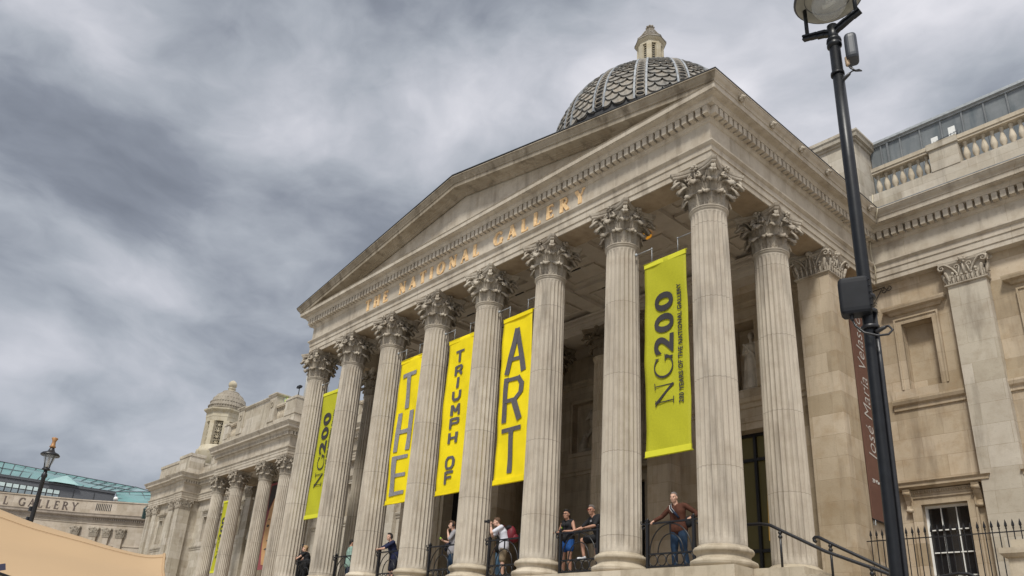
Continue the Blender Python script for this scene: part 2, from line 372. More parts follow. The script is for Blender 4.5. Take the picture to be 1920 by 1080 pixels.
# ------------------------------------------------------------------ stroke lettering
def seg(a, b, w): return [(a, w), (b, w)]
TK, TN = .135, .05
def arc(cx, cz, rx, rz, a0, a1, wv, wh, n=18):
    o = []
    for i in range(n+1):
        a = math.radians(a0+(a1-a0)*i/n); k = abs(math.cos(a)); o.append(((cx+rx*math.cos(a), cz+rz*math.sin(a)), wh+(wv-wh)*k))
    return o
def sf(x, y, hw=.14): return seg((x-hw, y), (x+hw, y), .04)
SERIF = {
 'T': (.80, [seg((.03,.975),(.77,.975),.05), seg((.40,.02),(.40,.97),TK), sf(.40,.02,.16), seg((.045,.98),(.045,.80),.035), seg((.755,.98),(.755,.80),.035)]),
 'H': (.88, [seg((.18,.0),(.18,1),TK), seg((.70,.0),(.70,1),TK), seg((.18,.52),(.70,.52),TN), sf(.18,.02), sf(.18,.98), sf(.70,.02), sf(.70,.98)]),
 'E': (.70, [seg((.18,0),(.18,1),TK), seg((.10,.975),(.60,.975),TN), seg((.18,.52),(.50,.52),TN), seg((.10,.025),(.64,.025),TN), seg((.60,.98),(.60,.82),.035), seg((.64,.02),(.64,.20),.035), seg((.50,.44),(.50,.60),.03), sf(.14,.02,.1), sf(.14,.98,.1)]),
 'N': (.92, [seg((.17,0),(.17,1),TN), seg((.13,.99),(.76,.02),TK), seg((.76,0),(.76,1),TN), sf(.15,.98,.12), sf(.17,.02,.12), sf(.76,.98,.12)]),
 'A': (.88, [seg((.12,.0),(.44,.99),TN), seg((.42,.99),(.76,.0),TK), seg((.22,.34),(.62,.34),TN), sf(.12,.02,.11), sf(.77,.02,.13)]),
 'I': (.38, [seg((.19,0),(.19,1),TK), sf(.19,.02), sf(.19,.98)]),
 'O': (.98, [arc(.49,.5,.38,.47,0,360,TK,TN,32)]),
 'L': (.68, [seg((.18,0),(.18,1),TK), sf(.18,.98), seg((.08,.025),(.62,.025),TN), seg((.62,.02),(.62,.22),.035)]),
 'G': (.94, [arc(.50,.5,.39,.47,42,345,TK,TN,28), seg((.80,.02),(.80,.42),TK*.85), sf(.80,.42,.13), seg((.80,.95),(.80,.74),.035)]),
 'R': (.84, [seg((.18,0),(.18,1),TK), sf(.18,.02), sf(.12,.98,.1), arc(.36,.755,.25,.215,90,-90,TK*.9,TN,12), seg((.18,.975),(.36,.975),TN), seg((.18,.54),(.36,.54),TN), seg((.38,.54),(.76,.0),TK*.9), sf(.77,.02,.08)]),
 'Y': (.86, [seg((.12,.99),(.44,.46),TK), seg((.76,.99),(.44,.46),TN), seg((.44,.0),(.44,.48),TK), sf(.44,.02), sf(.13,.98,.12), sf(.75,.98,.11)]),
 ' ': (.55, []),
}
BLOCK = {   # taped block capitals, width 1 height 1
 'T': [seg((0,.94),(1,.94),.13), seg((.5,.0),(.5,.9),.2)],
 'H': [seg((.1,0),(.1,1),.2), seg((.9,0),(.9,1),.2), seg((.1,.5),(.9,.5),.13)],
 'E': [seg((.12,0),(.12,1),.24), seg((.1,.95),(1,.95),.11), seg((.1,.5),(.95,.5),.11), seg((.1,.05),(1,.05),.11)],
 'A': [seg((.08,.0),(.52,1),.2), seg((.5,1),(.92,.0),.2), seg((.2,.32),(.8,.32),.12)],
 'R': [seg((.1,0),(.1,1),.2), seg((.1,.94),(.7,.94),.12), seg((.68,.97),(.92,.78),.15), seg((.9,.82),(.88,.60),.18), seg((.9,.62),(.66,.48),.14), seg((.1,.46),(.7,.46),.12), seg((.55,.5),(.92,.0),.2)],
 'I': [seg((.5,0),(.5,1),.22)],
 'U': [seg((.1,.25),(.1,1),.2), seg((.9,.25),(.9,1),.2), seg((.1,.3),(.32,.06),.18), seg((.28,.08),(.72,.08),.16), seg((.68,.06),(.9,.3),.18)],
 'M': [seg((.1,0),(.1,1),.2), seg((.9,0),(.9,1),.2), seg((.12,.95),(.5,.35),.17), seg((.88,.95),(.5,.35),.17)],
 'P': [seg((.1,0),(.1,1),.2), seg((.1,.93),(.85,.93),.14), seg((.9,.98),(.9,.5),.18), seg((.1,.5),(.9,.5),.13)],
 'O': [seg((.25,.94),(.75,.94),.13), seg((.25,.06),(.75,.06),.13), seg((.1,.25),(.1,.75),.2), seg((.9,.25),(.9,.75),.2), seg((.08,.72),(.3,.95),.16), seg((.7,.95),(.92,.72),.16), seg((.08,.28),(.3,.05),.16), seg((.7,.05),(.92,.28),.16)],
 'F': [seg((.1,0),(.1,1),.2), seg((.1,.93),(1,.93),.14), seg((.1,.52),(.85,.52),.13)],
}
_lift = [0]
def strokes(mb, sts, ox, oz, sx, sz, fn, wscale=None, th=.006):
    # fn(u, v, lift) -> 3D point
    ws = wscale or sz
    for st in sts:
        _lift[0] = (_lift[0]+1) % 9; lf = .0012*_lift[0]
        for i in range(len(st)-1):
            (a, wa), (b, wb) = st[i], st[i+1]
            A = Vector((ox+a[0]*sx, oz+a[1]*sz)); B = Vector((ox+b[0]*sx, oz+b[1]*sz))
            d = (B-A)
            if d.length < 1e-9: continue
            n = Vector((-d.y, d.x)).normalized(); h0 = n*wa*ws/2; h1 = n*wb*ws/2
            q = [A-h0, A+h0, B+h1, B-h1]
            vs = [fn(p.x, p.y, 0) for p in q]+[fn(p.x, p.y, th+lf) for p in q]
            mb.add(vs, [(4,5,6,7),(0,1,5,4),(1,2,6,5),(2,3,7,6),(3,0,4,7)])
def serif_text(mb, txt, x0, x1, z0, h, fn, th=.02, wmul=1.0, bold=1.0):
    nat = sum(SERIF[c][0] for c in txt)*h*wmul; tr = (x1-x0-nat)/(len(txt)-1); x = x0
    for c in txt:
        wd, st = SERIF[c]
        if st: m = MB(); strokes(m, st, x, z0, h*wmul, h, fn, h*bold, th); mb.append(m)
        x += wd*h*wmul+tr
def font_mesh(txt, size, offset=0.0, spacing=1.0, extr=.002, shear=0):
    cu = bpy.data.curves.new('t', 'FONT'); cu.body = txt; cu.size = size; cu.offset = offset; cu.space_character = spacing; cu.extrude = extr; cu.shear = shear
    cu.resolution_u = 4
    o = bpy.data.objects.new('t', cu); COL.objects.link(o); dg = bpy.context.evaluated_depsgraph_get()
    me = bpy.data.meshes.new_from_object(o.evaluated_get(dg)); bpy.data.objects.remove(o); return me
def place_font(me, M, sx=None, wid=None, hei=None):
    xs = [v.co.x for v in me.vertices]; ys = [v.co.y for v in me.vertices]
    x0, x1, y0, y1 = min(xs), max(xs), min(ys), max(ys)
    kx = wid/(x1-x0) if wid else 1; ky = hei/(y1-y0) if hei else kx
    for v in me.vertices: v.co = M @ Vector(((v.co.x-x0)*kx, (v.co.y-y0)*ky, v.co.z))
    me.update(); return me
# ================================================================== SETTING
S = 2.88676; XC = -3.5*S; E_ = .43; XW = -7*S-E_
def structure(o): o['kind'] = 'structure'; return o
structure(MB().box(-400, 400, -400, 400, -4.6, -4.25).obj('ground', PAVE))
# ================================================================== GALLERY BUILDING
G = thing('gallery_building', 'long pale stone gallery with columned portico, gilded name on its frieze and scaled dome', 'gallery building', (XC, 8.6, -4.25))
G_inv = Matrix.Translation((-XC, -8.6, 4.25))
def GP(mb, name, mat, parent=None, label=None):
    # gallery part built in world coordinates
    o = mb.obj(name, mat); o.parent = parent or G
    o.matrix_parent_inverse = Matrix.Identity(4)
    if not parent: o.location = (-XC, -8.6, 4.25)
    if label: o['label'] = label
    return o
def GL(name, me, world, rz=0, parent=None, scale=None):
    o = bpy.data.objects.new(name, me); COL.objects.link(o)
    o.parent = parent or G; o.location = G_inv @ Vector(world) if not parent else world
    o.rotation_euler = (0, 0, rz)
    if scale: o.scale = scale
    return o
# ---- stylobate, landing and the plinth under it
mb = MB()
mb.sweep([(-3, -.42), (0, -.42), (.0, -.10), (-3, -.10)], [(XW-.30, 9.0), (XW-.30, -.72), (.72, -.72), (.72, 6.5)])
mb.sweep([(-3, -.86), (.28, -.86), (.28, -.425), (-3, -.425)], [(XW-.30, 9.0), (XW-.30, -.72), (.72, -.72), (.72, -.05)])
mb.box(XW+.3, .3, .30, 9.0, -.095, 0.0)
GP(mb, 'stylobate', S_PLN)
GP(MB().box(XW-.1, .7, -.6, 9, -4.25, -.865), 'podium_wall', S_WALL)
mb = MB().box(.724, 1.85, -.02, 6.4, -4.25, -.10); GP(mb, 'stair_landing', S_PLN)
mb = MB()
for k in range(12): mb.box(1.85+k*.32, 1.85+k*.32+.33, -.02, 2.2, -4.25, -.26-.165*k)
GP(mb, 'stair_flight', S_PLN)
GP(MB().box(1.85, 9, 2.2, 5.9, -4.25, -1.5), 'stair_side_wall', S_WALL)
# ---- column
def flute(theta, nfl, depth):
    u = (theta*nfl/(2*PI)) % 1.0; d = abs(u-.5)/.40
    return depth*math.sqrt(max(0, 1-d*d)) if d < 1 else 0
def shaft_mesh(h0, h1, r0, r1, nfl=24, sub=8):
    mb = MB(); zs = []; H = h1-h0
    lv = [0, .004, .012, .02, .03, .042, .2, .4, .6, .8, .945, .958, .968, .976, .982, .985]
    n = nfl*sub; vs = []
    for t in lv:
        R = r0+(r1-r0)*(t**1.35)
        e = min(t-.01, .980-t)/.022; k = 0 if e <= 0 else min(1, math.sqrt(min(1, e)))
        for j in range(n):
            a = 2*PI*j/n; r = R-flute(a, nfl, .045*R/.5)*k; vs.append((r*math.cos(a), r*math.sin(a), h0+H*t))
    fs = []
    for i in range(len(lv)-1):
        for j in range(n): fs.append((i*n+j, i*n+(j+1) % n, (i+1)*n+(j+1) % n, (i+1)*n+j))
    mb.add(vs, fs)
    R = r1
    z = h1
    mb.lathe([(R-.01, z-.15), (R+.005, z-.10), (R+.03, z-.085), (R+.035, z-.07), (R+.005, z-.06), (R+.02, z-.05), (R+.052, z-.035), (R+.052, z-.01), (R+.03, z), (R-.03, z+.002)], n=40, cap=False)
    return mb
def base_mesh(r):
    p = [(0, .0), (.62, .0), (.68, .02), (.715, .06), (.725, .10), (.712, .145), (.66, .175), (.615, .18), (.61, .20), (.59, .22), (.575, .25), (.585, .29), (.605, .31), (.612, .325), (.635, .33), (.65, .36), (.648, .40), (.62, .435), (.57, .445), (.56, .46), (.555, .48), (.53, .49), (.50, .5)]
    k = r/.52
    return MB().lathe([(a*k, b) for a, b in p], n=48, cap=False)
def leaf(mb, phi, r0, z0, h, wdt, curl, bell, n=9, m=8, lobes=3.0, tip=.0, ph=0.0):
    # acanthus leaf: stands against the bell, its tip curls outward and down
    vs = []
    for i in range(n+1):
        t = i/n
        if t < .72: s_ = t/.72; z = z0+h*.9*s_; r = bell(z)+.055+.03*s_*s_
        else:
            s_ = (t-.72)/.28; a = s_*PI*.95; zb = z0+h*.9; rb = bell(zb)+.055
            r = rb+curl*(1-math.cos(a))*.5; z = zb+curl*.38*math.sin(a)-curl*.30*s_*s_
        lob = 1+.20*abs(math.sin(t*PI*lobes+ph))-.12
        hw = wdt*.5*(.72+.5*math.sin(min(1, t*1.15)*PI*.62))*lob*(1 if t < .8 else max(.25, 1-(t-.8)*2.6))
        for j in range(m+1):
            u = -1+2*j/m
            dr = -.10*wdt*abs(u)**1.5*(1 if t < .75 else -.3)+.030*math.cos(u*PI*3.0)+.020*math.sin(t*PI*lobes*2)*abs(u)+(.035 if abs(u) < .1 else 0)
            rr = r+dr
            a = phi+math.atan2(u*hw, max(rr, .2))
            vs.append((rr*math.cos(a), rr*math.sin(a), z-.03*abs(u)*t))
    fs = []
    for i in range(n):
        for j in range(m): fs.append((i*(m+1)+j, i*(m+1)+j+1, (i+1)*(m+1)+j+1, (i+1)*(m+1)+j))
    k = len(vs)
    # back skin for thickness
    vs2 = [(x*(1-.035/max(.2, math.hypot(x, y))), y*(1-.035/max(.2, math.hypot(x, y))), z-.018) for x, y, z in vs]
    edge = []
    for j in range(m): edge += [((n)*(m+1)+j, (n)*(m+1)+j+1)]
    for i in range(n): edge += [(i*(m+1), (i+1)*(m+1)), (i*(m+1)+m, (i+1)*(m+1)+m)]
    fs2 = [tuple(q+k for q in f[::-1]) for f in fs]+[(a, b, b+k, a+k) for a, b in edge]
    mb.add(vs+vs2, fs+fs2, True)
def spiral(c, dirv, r0, turns, wdt, mb, start=PI/2, sgn=1, n=26, thick=.03, grow=0.12, latv=None):
    # scroll in the vertical plane holding dirv, centre c
    pts = []; rr = []
    for i in range(n+1):
        t = i/n; a = start-sgn*t*turns*2*PI; r = r0*(1-t*.88)
        pts.append(Vector(c)+Vector(dirv)*math.cos(a)*r+Vector((0, 0, 1))*math.sin(a)*r); rr.append(thick*(1-.45*t))
    return pts, rr
def capital_mesh(H=1.18, r0=.44, ab=.685, seed=1):
    rnd = random.Random(seed)
    mb = MB()
    def bell(z):
        t = max(0, min(1, z/(H*.86))); return r0*.86+.03*t+.15*t**4
    mb.lathe([(bell(H*.86*i/10), H*.86*i/10) for i in range(11)], n=40, cap=False)
    for k in range(8): leaf(mb, k*PI/4+PI/8, r0, -.02, H*.36, .36, .22, bell, n=12, lobes=4, ph=.3)
    for k in range(8): leaf(mb, k*PI/4, r0, .02, H*.60, .29, .30, bell, n=14, lobes=5)
    # stalks
    for k in range(8):
        a = k*PI/4+PI/8; pts = []
        for i in range(6):
            z = H*(.30+.30*i/5); r = bell(z)+.04; pts.append((r*math.cos(a), r*math.sin(a), z))
        mb.tube(pts, [.032, .034, .036, .04, .048, .058], 7)
        # small outer leaf cupping the volutes
        leaf(mb, a+(.16 if k % 2 else -.16), r0, H*.55, H*.16, .20, .20, lambda z: bell(z)+.02, n=6, m=5, lobes=2)
    # corner volutes
    for k in range(4):
        a = PI/4+k*PI/2; d = Vector((math.cos(a), math.sin(a), 0)); lat = Vector((-d.y, d.x, 0))
        for sd in (-1, 1):
            c = d*.76+Vector((0, 0, H*.765)); pts = []
            a1 = a+sd*.36
            for i in range(7):
                t = i/6; p = Vector((math.cos(a1), math.sin(a1), 0))*(bell(H*.6)+.05)*(1-t)+(d*.70)*t
                p = p+lat*sd*(-.0)*t+lat*sd*.028*t; z = H*(.57+.325*(1-(1-t)**2)); pts.append((p.x, p.y, z))
            q, rr = spiral(c+lat*sd*.028, d, .118, 1.35, .05, mb, start=PI/2, sgn=1)
            mb.tube(pts+q, [.030]*7+rr, 7, flat=1.5)
        mb.caps(d*.76+Vector((0, 0, H*.765))-lat*.055, .032, d*.76+Vector((0, 0, H*.765))+lat*.055, .032, 8)
        leaf(mb, a, r0, H*.60, H*.13, .22, .30, lambda z: .60+.0*z, n=7, m=5, lobes=2)
    # inner helices and fleuron
    for k in range(4):
        a = k*PI/2; d = Vector((math.cos(a), math.sin(a), 0)); lat = Vector((-d.y, d.x, 0))
        for sd in (-1, 1):
            pts = []
            for i in range(6):
                t = i/5; l = sd*(.235-.115*t); z = H*(.56+.255*(1-(1-t)**2)); r = bell(z)+.055+.03*t
                pts.append(d*r+lat*l+Vector((0, 0, z)))
            c = d*(bell(H*.75)+.10)+lat*sd*.115+Vector((0, 0, H*.735))
            for i in range(14):
                t = i/13; an = PI/2+sd*t*1.3*2*PI; r = .082*(1-t*.8)
                pts.append(c-lat*math.cos(an)*r*1.0+Vector((0, 0, 1))*math.sin(an)*r+d*.012)
            mb.tube(pts, [.024]*6+[.024-.010*i/13 for i in range(14)], 6)
        f = d*(.60)+Vector((0, 0, H*.955))
        mb.ball(f+d*.045, .050, 8, 6)
        mb.tube([d*.54+Vector((0, 0, H*.60)), d*.56+Vector((0, 0, H*.80)), f-d*.02], [.022, .026, .03], 6)
        for j in range(8):
            an = j*PI/4; pp = f+lat*math.cos(an)*.078+Vector((0, 0, 1))*math.sin(an)*.078
            mb.ball(pp, (.044, .044, .034), 6, 5)
    # abacus with hollow sides
    def ring(z, k, cut):
        o = []
        for q in range(4):
            a = PI/4+q*PI/2; d = Vector((math.cos(a), math.sin(a))); l = Vector((-d.y, d.x))
            R = ab*math.sqrt(2)*k; o.append(d*R*1.0-l*cut)
            o.append(d*R+l*cut)
            a2 = a+PI/2; d2 = Vector((math.cos(a2), math.sin(a2))); l2 = Vector((-d2.y, d2.x))
            A = d*R+l*cut; B = d2*R-l2*cut; nn = (A+B).normalized(); dep = .17*k
            for i in range(1, 8):
                t = i/8; o.append(A.lerp(B, t)-nn*dep*4*t*(1-t))
        return [(p.x, p.y, z) for p in o]
    rs = [ring(H*.862, .90, .05), ring(H*.885, .935, .055), ring(H*.93, .94, .055), ring(H*.935, .965, .06), ring(H*.965, .985, .06), ring(H*1.0, 1.0, .06)]
    k = len(rs[0]); vs = [v for r in rs for v in r]; fs = []
    for i in range(len(rs)-1):
        for j in range(k): fs.append((i*k+j, i*k+(j+1) % k, (i+1)*k+(j+1) % k, (i+1)*k+j))
    fs.append(tuple(range(k))[::-1]); fs.append(tuple((len(rs)-1)*k+j for j in range(k)))
    mb.add(vs, fs)
    me = mb.mesh('capital'); me.materials.append(S_CAP)
    return me
SH = shaft_mesh(.39, 9.0, .52, .455).mesh('column'); SH.materials.append(S_COL)
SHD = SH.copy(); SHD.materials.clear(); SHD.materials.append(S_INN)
BS = base_mesh(.52).mesh('base'); BS.materials.append(S_PLN)
CAPM = [capital_mesh(seed=i) for i in (1,)]
CAPM[0].name = 'capital'
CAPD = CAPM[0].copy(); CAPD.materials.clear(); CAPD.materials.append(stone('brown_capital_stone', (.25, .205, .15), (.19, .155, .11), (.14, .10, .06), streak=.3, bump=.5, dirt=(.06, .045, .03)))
def column(x, y, dark=False, z=-.10, rz=0):
    c = GL('column', SHD if dark else SH, (x, y, 0), rz)
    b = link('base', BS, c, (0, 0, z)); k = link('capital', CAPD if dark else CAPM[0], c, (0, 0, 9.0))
    return c
for i in range(8): column(-i*S, 0, rz=(i*1.7) % 6.2//(PI/12)*(PI/12) if False else 0)
column(0, 3.0); column(-7*S, 3.0)
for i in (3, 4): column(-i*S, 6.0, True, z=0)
# ---- anta / pilaster capital (square)
def anta_cap(w, d, H=.82):
    # a square capital, centred in x and y, w along x, d along y
    mb = MB(); hw, hd = w/2, d/2
    prof = [(0.0, 0), (.06, .02), (.06, .05), (.0, .06), (.0, .45*H), (.04, .7*H), (.11, .84*H)]
    path = [(-hw, hd), (-hw, -hd), (hw, -hd), (hw, hd), (-hw, hd)]
    rings = []
    for o, z in prof: rings.append([(-hw-o, -hd-o, z), (hw+o, -hd-o, z), (hw+o, hd+o, z), (-hw-o, hd+o, z)])
    vs = [v for r in rings for v in r]; fs = []
    for i in range(len(rings)-1):
        for j in range(4): fs.append((i*4+j, i*4+(j+1) % 4, i*4+4+(j+1) % 4, i*4+4+j))
    fs.append((3, 2, 1, 0)); fs.append(tuple(len(vs)-4+j for j in range(4))); mb.add(vs, fs)
    sides = [((0, -hd), (1, 0), (0, -1), w), ((hw, 0), (0, 1), (1, 0), d), ((0, hd), (-1, 0), (0, 1), w), ((-hw, 0), (0, -1), (-1, 0), d)]
    for c, t, n, L in sides:
        c = Vector((*c, 0)); t = Vector((*t, 0)); n = Vector((*n, 0))
        def P(u, z, o): return c+t*u+n*o+Vector((0, 0, z))
        nl = max(4, int(L/.13))
        for i in range(nl):
            u = -L/2+L*(i+.5)/nl
            mb.caps(P(u, .09, .02), .035, P(u, .23, .035), .045, 6); mb.ball(P(u, .27, .065), (.045, .045, .03), 6, 5)
            mb.caps(P(u+L/nl/2, .08, .01), .018, P(u+L/nl/2, .30, .02), .02, 5)
        for sgn in (-1, 1):
            # outer scroll rising to the corner and inner scroll
            pts = [P(sgn*L*q, H*z, o) for q, z, o in ((.17, .32, .03), (.20, .46, .045), (.27, .62, .07), (.36, .75, .10), (.44, .83, .13))]
            cc = P(sgn*(L*.5+.05), H*.72, .13); rr = [.032]*5
            for i in range(14):
                tt = i/13; a = PI*.6-tt*1.3*2*PI; r = .105*(1-tt*.85); pts.append(cc+t*sgn*math.cos(a)*r+Vector((0, 0, 1))*math.sin(a)*r); rr.append(.032*(1-.5*tt))
            mb.tube(pts, rr, 6)
            pts = [P(sgn*L*q, H*z, o) for q, z, o in ((.15, .34, .03), (.13, .5, .05), (.09, .68, .07))]; rr = [.026]*3
            cc = P(sgn*L*.17, H*.68, .07)
            for i in range(12):
                tt = i/11; a = PI-tt*1.2*2*PI; r = .082*(1-tt*.85); pts.append(cc+t*sgn*math.cos(a)*r+Vector((0, 0, 1))*math.sin(a)*r); rr.append(.026*(1-.5*tt))
            mb.tube(pts, rr, 6)
            mb.caps(P(sgn*L*.42, H*.2, .04), .04, P(sgn*L*.47, H*.5, .09), .05, 6)
            mb.ball(P(sgn*L*.30, H*.45, .05), (.05, .05, .06), 6, 5)
        mb.ball(P(0, H*.90, .13), .075, 8, 6)
        for j in range(6): mb.ball(P(math.cos(j*PI/3)*.085, H*.90+math.sin(j*PI/3)*.085, .10), .045, 6, 5)
        mb.tube([P(0, .33*H, .03), P(0, .55*H, .06), P(0, .8*H, .09)], [.02, .03, .03], 6)
    # abacus
    def ring(z, k):
        o = []; cs = [Vector((-hw, -hd)), Vector((hw, -hd)), Vector((hw, hd)), Vector((-hw, hd))]
        for q in range(4):
            A = cs[q]+cs[q].normalized()*.20*k; B = cs[(q+1) % 4]+cs[(q+1) % 4].normalized()*.20*k; nn = Vector(((A+B)/2)).normalized()
            for i in range(8): tt = i/8; o.append(A.lerp(B, tt)-nn*.10*4*tt*(1-tt))
        return [(p.x, p.y, z) for p in o]
    rs = [ring(H*.86, .75), ring(H*.93, .85), ring(H, 1)]; k = len(rs[0]); vs = [v for r in rs for v in r]
    fs = [(i*k+j, i*k+(j+1) % k, (i+1)*k+(j+1) % k, (i+1)*k+j) for i in range(2) for j in range(k)]+[tuple(range(k))[::-1], tuple(2*k+j for j in range(k))]
    mb.add(vs, fs)
    me = mb.mesh('capital'); me.materials.append(S_CAP); return me
def pilaster(xc, yc, w, d, z0, z1, mat, capm, name='pilaster', zcap=9.36, basep=True):
    mb = MB().box(-w/2, w/2, -d/2, d/2, z0, z1)
    if basep:
        mb.sweep([(0, z0), (.12, z0), (.12, z0+.12), (.05, z0+.22), (.09, z0+.3), (.03, z0+.42), (0, z0+.45)], [(-w/2, d/2), (-w/2, -d/2), (w/2, -d/2), (w/2, d/2)])
    me = mb.mesh(name); me.materials.append(mat)
    o = GL(name, me, (xc, yc, 0)); link('capital', capm, o, (0, 0, zcap)); return o
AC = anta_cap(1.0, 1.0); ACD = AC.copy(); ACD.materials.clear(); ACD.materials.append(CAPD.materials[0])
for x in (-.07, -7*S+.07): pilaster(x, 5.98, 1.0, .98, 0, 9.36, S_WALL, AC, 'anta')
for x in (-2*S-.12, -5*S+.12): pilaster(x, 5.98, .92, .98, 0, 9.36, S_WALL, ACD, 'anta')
# ---- entablature
ARCH = [(0, 10.18), (0, 10.345), (.028, 10.35), (.028, 10.56), (.056, 10.565), (.056, 10.73), (.085, 10.75), (.135, 10.80), (.135, 10.845), (0, 10.85)]
TOPF = [(0, 11.50), (.035, 11.52), (.065, 11.585), (.085, 11.60), (.085, 11.87), (.275, 11.875), (.285, 11.91), (.325, 11.955), (.335, 12.02), (.49, 12.035), (.49, 12.06), (.53, 12.06), (.53, 12.215), (.555, 12.225)]
CYMA = [(.56, 12.26), (.585, 12.30), (.625, 12.335), (.66, 12.385), (.675, 12.43), (.69, 12.43), (.69, 12.465)]
back = [(-.86, 12.3), (-.86, 10.18)]
FULL = ARCH+TOPF+CYMA+[(0, 12.60)]+back
FRONT = ARCH+TOPF+[(.02, 12.27)]+back
def dentils(mb, p0, p1, n, off0=.085, off1=.27, z0=11.62, z1=11.865, wd=.145):
    a = Vector(p0); b = Vector(p1); d = (b-a); L = d.length; d /= L; nn = Vector((d.y, -d.x))
    for i in range(n):
        c = a+d*(L*(i+.5)/n)
        q = [c-d*wd/2+nn*(off0-.02), c-d*wd/2+nn*off1, c+d*wd/2+nn*off1, c+d*wd/2+nn*(off0-.02)]
        vs = [(v.x, v.y, z0) for v in q]+[(v.x, v.y, z1) for v in q]
        mb.add(vs, [(0,1,2,3),(7,6,5,4),(0,4,5,1),(1,5,6,2),(2,6,7,3),(3,7,4,0)])
ZB = 12.30
mb = MB()
mb.sweep(FULL, [(XW, 11.3), (XW, -E_), (E_, -E_), (E_, 8.65)], skip=(1,))
mb.sweep(FRONT, [(XW, 11.3), (XW, -E_), (E_, -E_), (E_, 8.65)], skip=(0, 2))
dentils(mb, (XW-.0, 9.2), (XW, -E_-.16), 43, .085, .268, 11.623, 11.862); dentils(mb, (XW-.16, -E_), (E_+.16, -E_), 96); dentils(mb, (E_, -E_-.16), (E_, 8.4), 40, .085, .268, 11.623, 11.862)
ent = GP(mb, 'portico_entablature', S_ENT)
# architrave soffit panels and inner beams
mb = MB()
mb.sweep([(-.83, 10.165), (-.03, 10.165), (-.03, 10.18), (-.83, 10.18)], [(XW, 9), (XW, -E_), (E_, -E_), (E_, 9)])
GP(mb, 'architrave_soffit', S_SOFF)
# lettering
lm_ = []; serif_text(lm_, 'THE NATIONAL GALLERY', -16.22, -4.0, 10.98, .48, lambda u, v, l: (u, -E_-.002-l, v), .035, .98, 2.0)
for m_ in lm_: GP(m_, 'gilded_letter', GOLD)
# pediment
APX = (XC, 14.46); SL = (14.46-12.465)/(E_+.69-XC)
def rake(sign):
    mb = MB()
    prof = [(0, -.55), (.05, -.54), (.09, -.47), (.20, -.43), (.24, -.40), (.49, -.385), (.49, -.40), (.526, -.40), (.526, -.245), (.56, -.235), (.57, -.19), (.61, -.14), (.65, -.07), (.665, -.035), (.69, -.035), (.69, 0), (.0, .06)]
    vs = []
    for k, (o, dz) in enumerate(prof):
        xx = E_+max(o, .53); z = 12.465+SL*(E_+.69-xx)+dz; z = max(z, 12.1); vs.append((XC+sign*(xx-XC), -E_-o, z))
    for o, dz in prof: vs.append((XC, -E_-o, 14.46+dz))
    k = len(prof); fs = [(j, (j+1) % k, (j+1) % k+k, j+k) for j in range(k)]
    mb.add(vs, fs); return mb
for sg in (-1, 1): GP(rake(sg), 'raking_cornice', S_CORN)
GP(MB().prism([(XW-.05, 12.25), (E_+.05, 12.25), (XC, 14.3)], 'y', -E_+.05, -E_+.35), 'tympanum', S_ENT)
mb = MB()
for sg in (-1, 1):
    x1 = E_+.70; z1 = 12.50
    q = [(XC, 14.535), (XC+sg*(x1-XC), z1), (XC+sg*(x1-XC), z1-.03), (XC, 14.50)]
    mb.prism(q, 'y', -E_-.70, 9.2)
GP(mb, 'portico_roof', LEADD)
# lion masks on the flank gutters
mbl = MB()
mbl.ball((0, 0, 0), (.07, .10, .10), 9, 7); mbl.ball((.07, 0, -.03), (.05, .06, .05), 7, 6)
for a in range(8): mbl.ball((-.02, math.cos(a*PI/4)*.10, math.sin(a*PI/4)*.10), .045, 6, 5)
LM = mbl.mesh('lion_mask'); LM.materials.append(S_CAP)
for y in (.2, 1.75, 3.3, 4.85, 6.35, 7.55): GL('lion_mask', LM, (1.06, y, 12.34))
# ---- ceiling
mb = MB(); mb.box(XW+.8, E_-.8, E_-.05, 9.3, 11.02, 11.25)
xs = [-i*S for i in range(8)]
for i in range(8):
    if 0 < i < 7: mb.box(xs[i]-.30, xs[i]+.30, .40, 5.6, 10.86, 11.01)
for i in range(7):
    a, b = xs[i+1]+.34, xs[i]-.34
    for y0 in (.75, 2.45, 4.15):
        y1 = y0+1.25
        mb.box(a, b, y0-.42, y0, 10.90, 11.015) if y0 > 1 else None
        # inner frame of every coffer
        fx0, fx1 = a+.25, b-.25; fy0, fy1 = y0+.18, y1-.18
        mb.box(fx0, fx1, fy0, fy0+.10, 10.95, 11.016); mb.box(fx0, fx1, fy1-.10, fy1, 10.95, 11.016)
        mb.box(fx0, fx0+.10, fy0+.1, fy1-.1, 10.95, 11.016); mb.box(fx1-.10, fx1, fy0+.1, fy1-.1, 10.95, 11.016)
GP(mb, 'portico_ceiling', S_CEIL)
mbv = MB().box(-.26, .26, -.22, .22, -.01, .01); 
mbv2 = MB()
for a, b, c, d in ((-.32, .32, -.28, -.22), (-.32, .32, .22, .28), (-.32, -.26, -.22, .22), (.26, .32, -.22, .22)): mbv2.box(a, b, c, d, -.035, .012)
VM = mbv.mesh('ceiling_vent'); VM.materials.append(BLK); VF = mbv2.mesh('vent_frame'); VF.materials.append(S_CEIL)
for i in range(7):
    for y in (2.4, 4.1):
        o = GL('ceiling_vent', VM, (xs[i]-S/2+.06, y, 10.98)); link('vent_frame', VF, o, (0, 0, 0))
mb = MB(); mb.box(XW+.4, E_-.02, 5.55, 6.42, 10.185, 10.85)
for z, o in ((10.36, .03), (10.58, .06), (10.76, .12)): mb.box(XW+.9, -.47, 5.55-o, 5.56, z, z+.09)
GP(mb, 'inner_beam', S_CEIL)
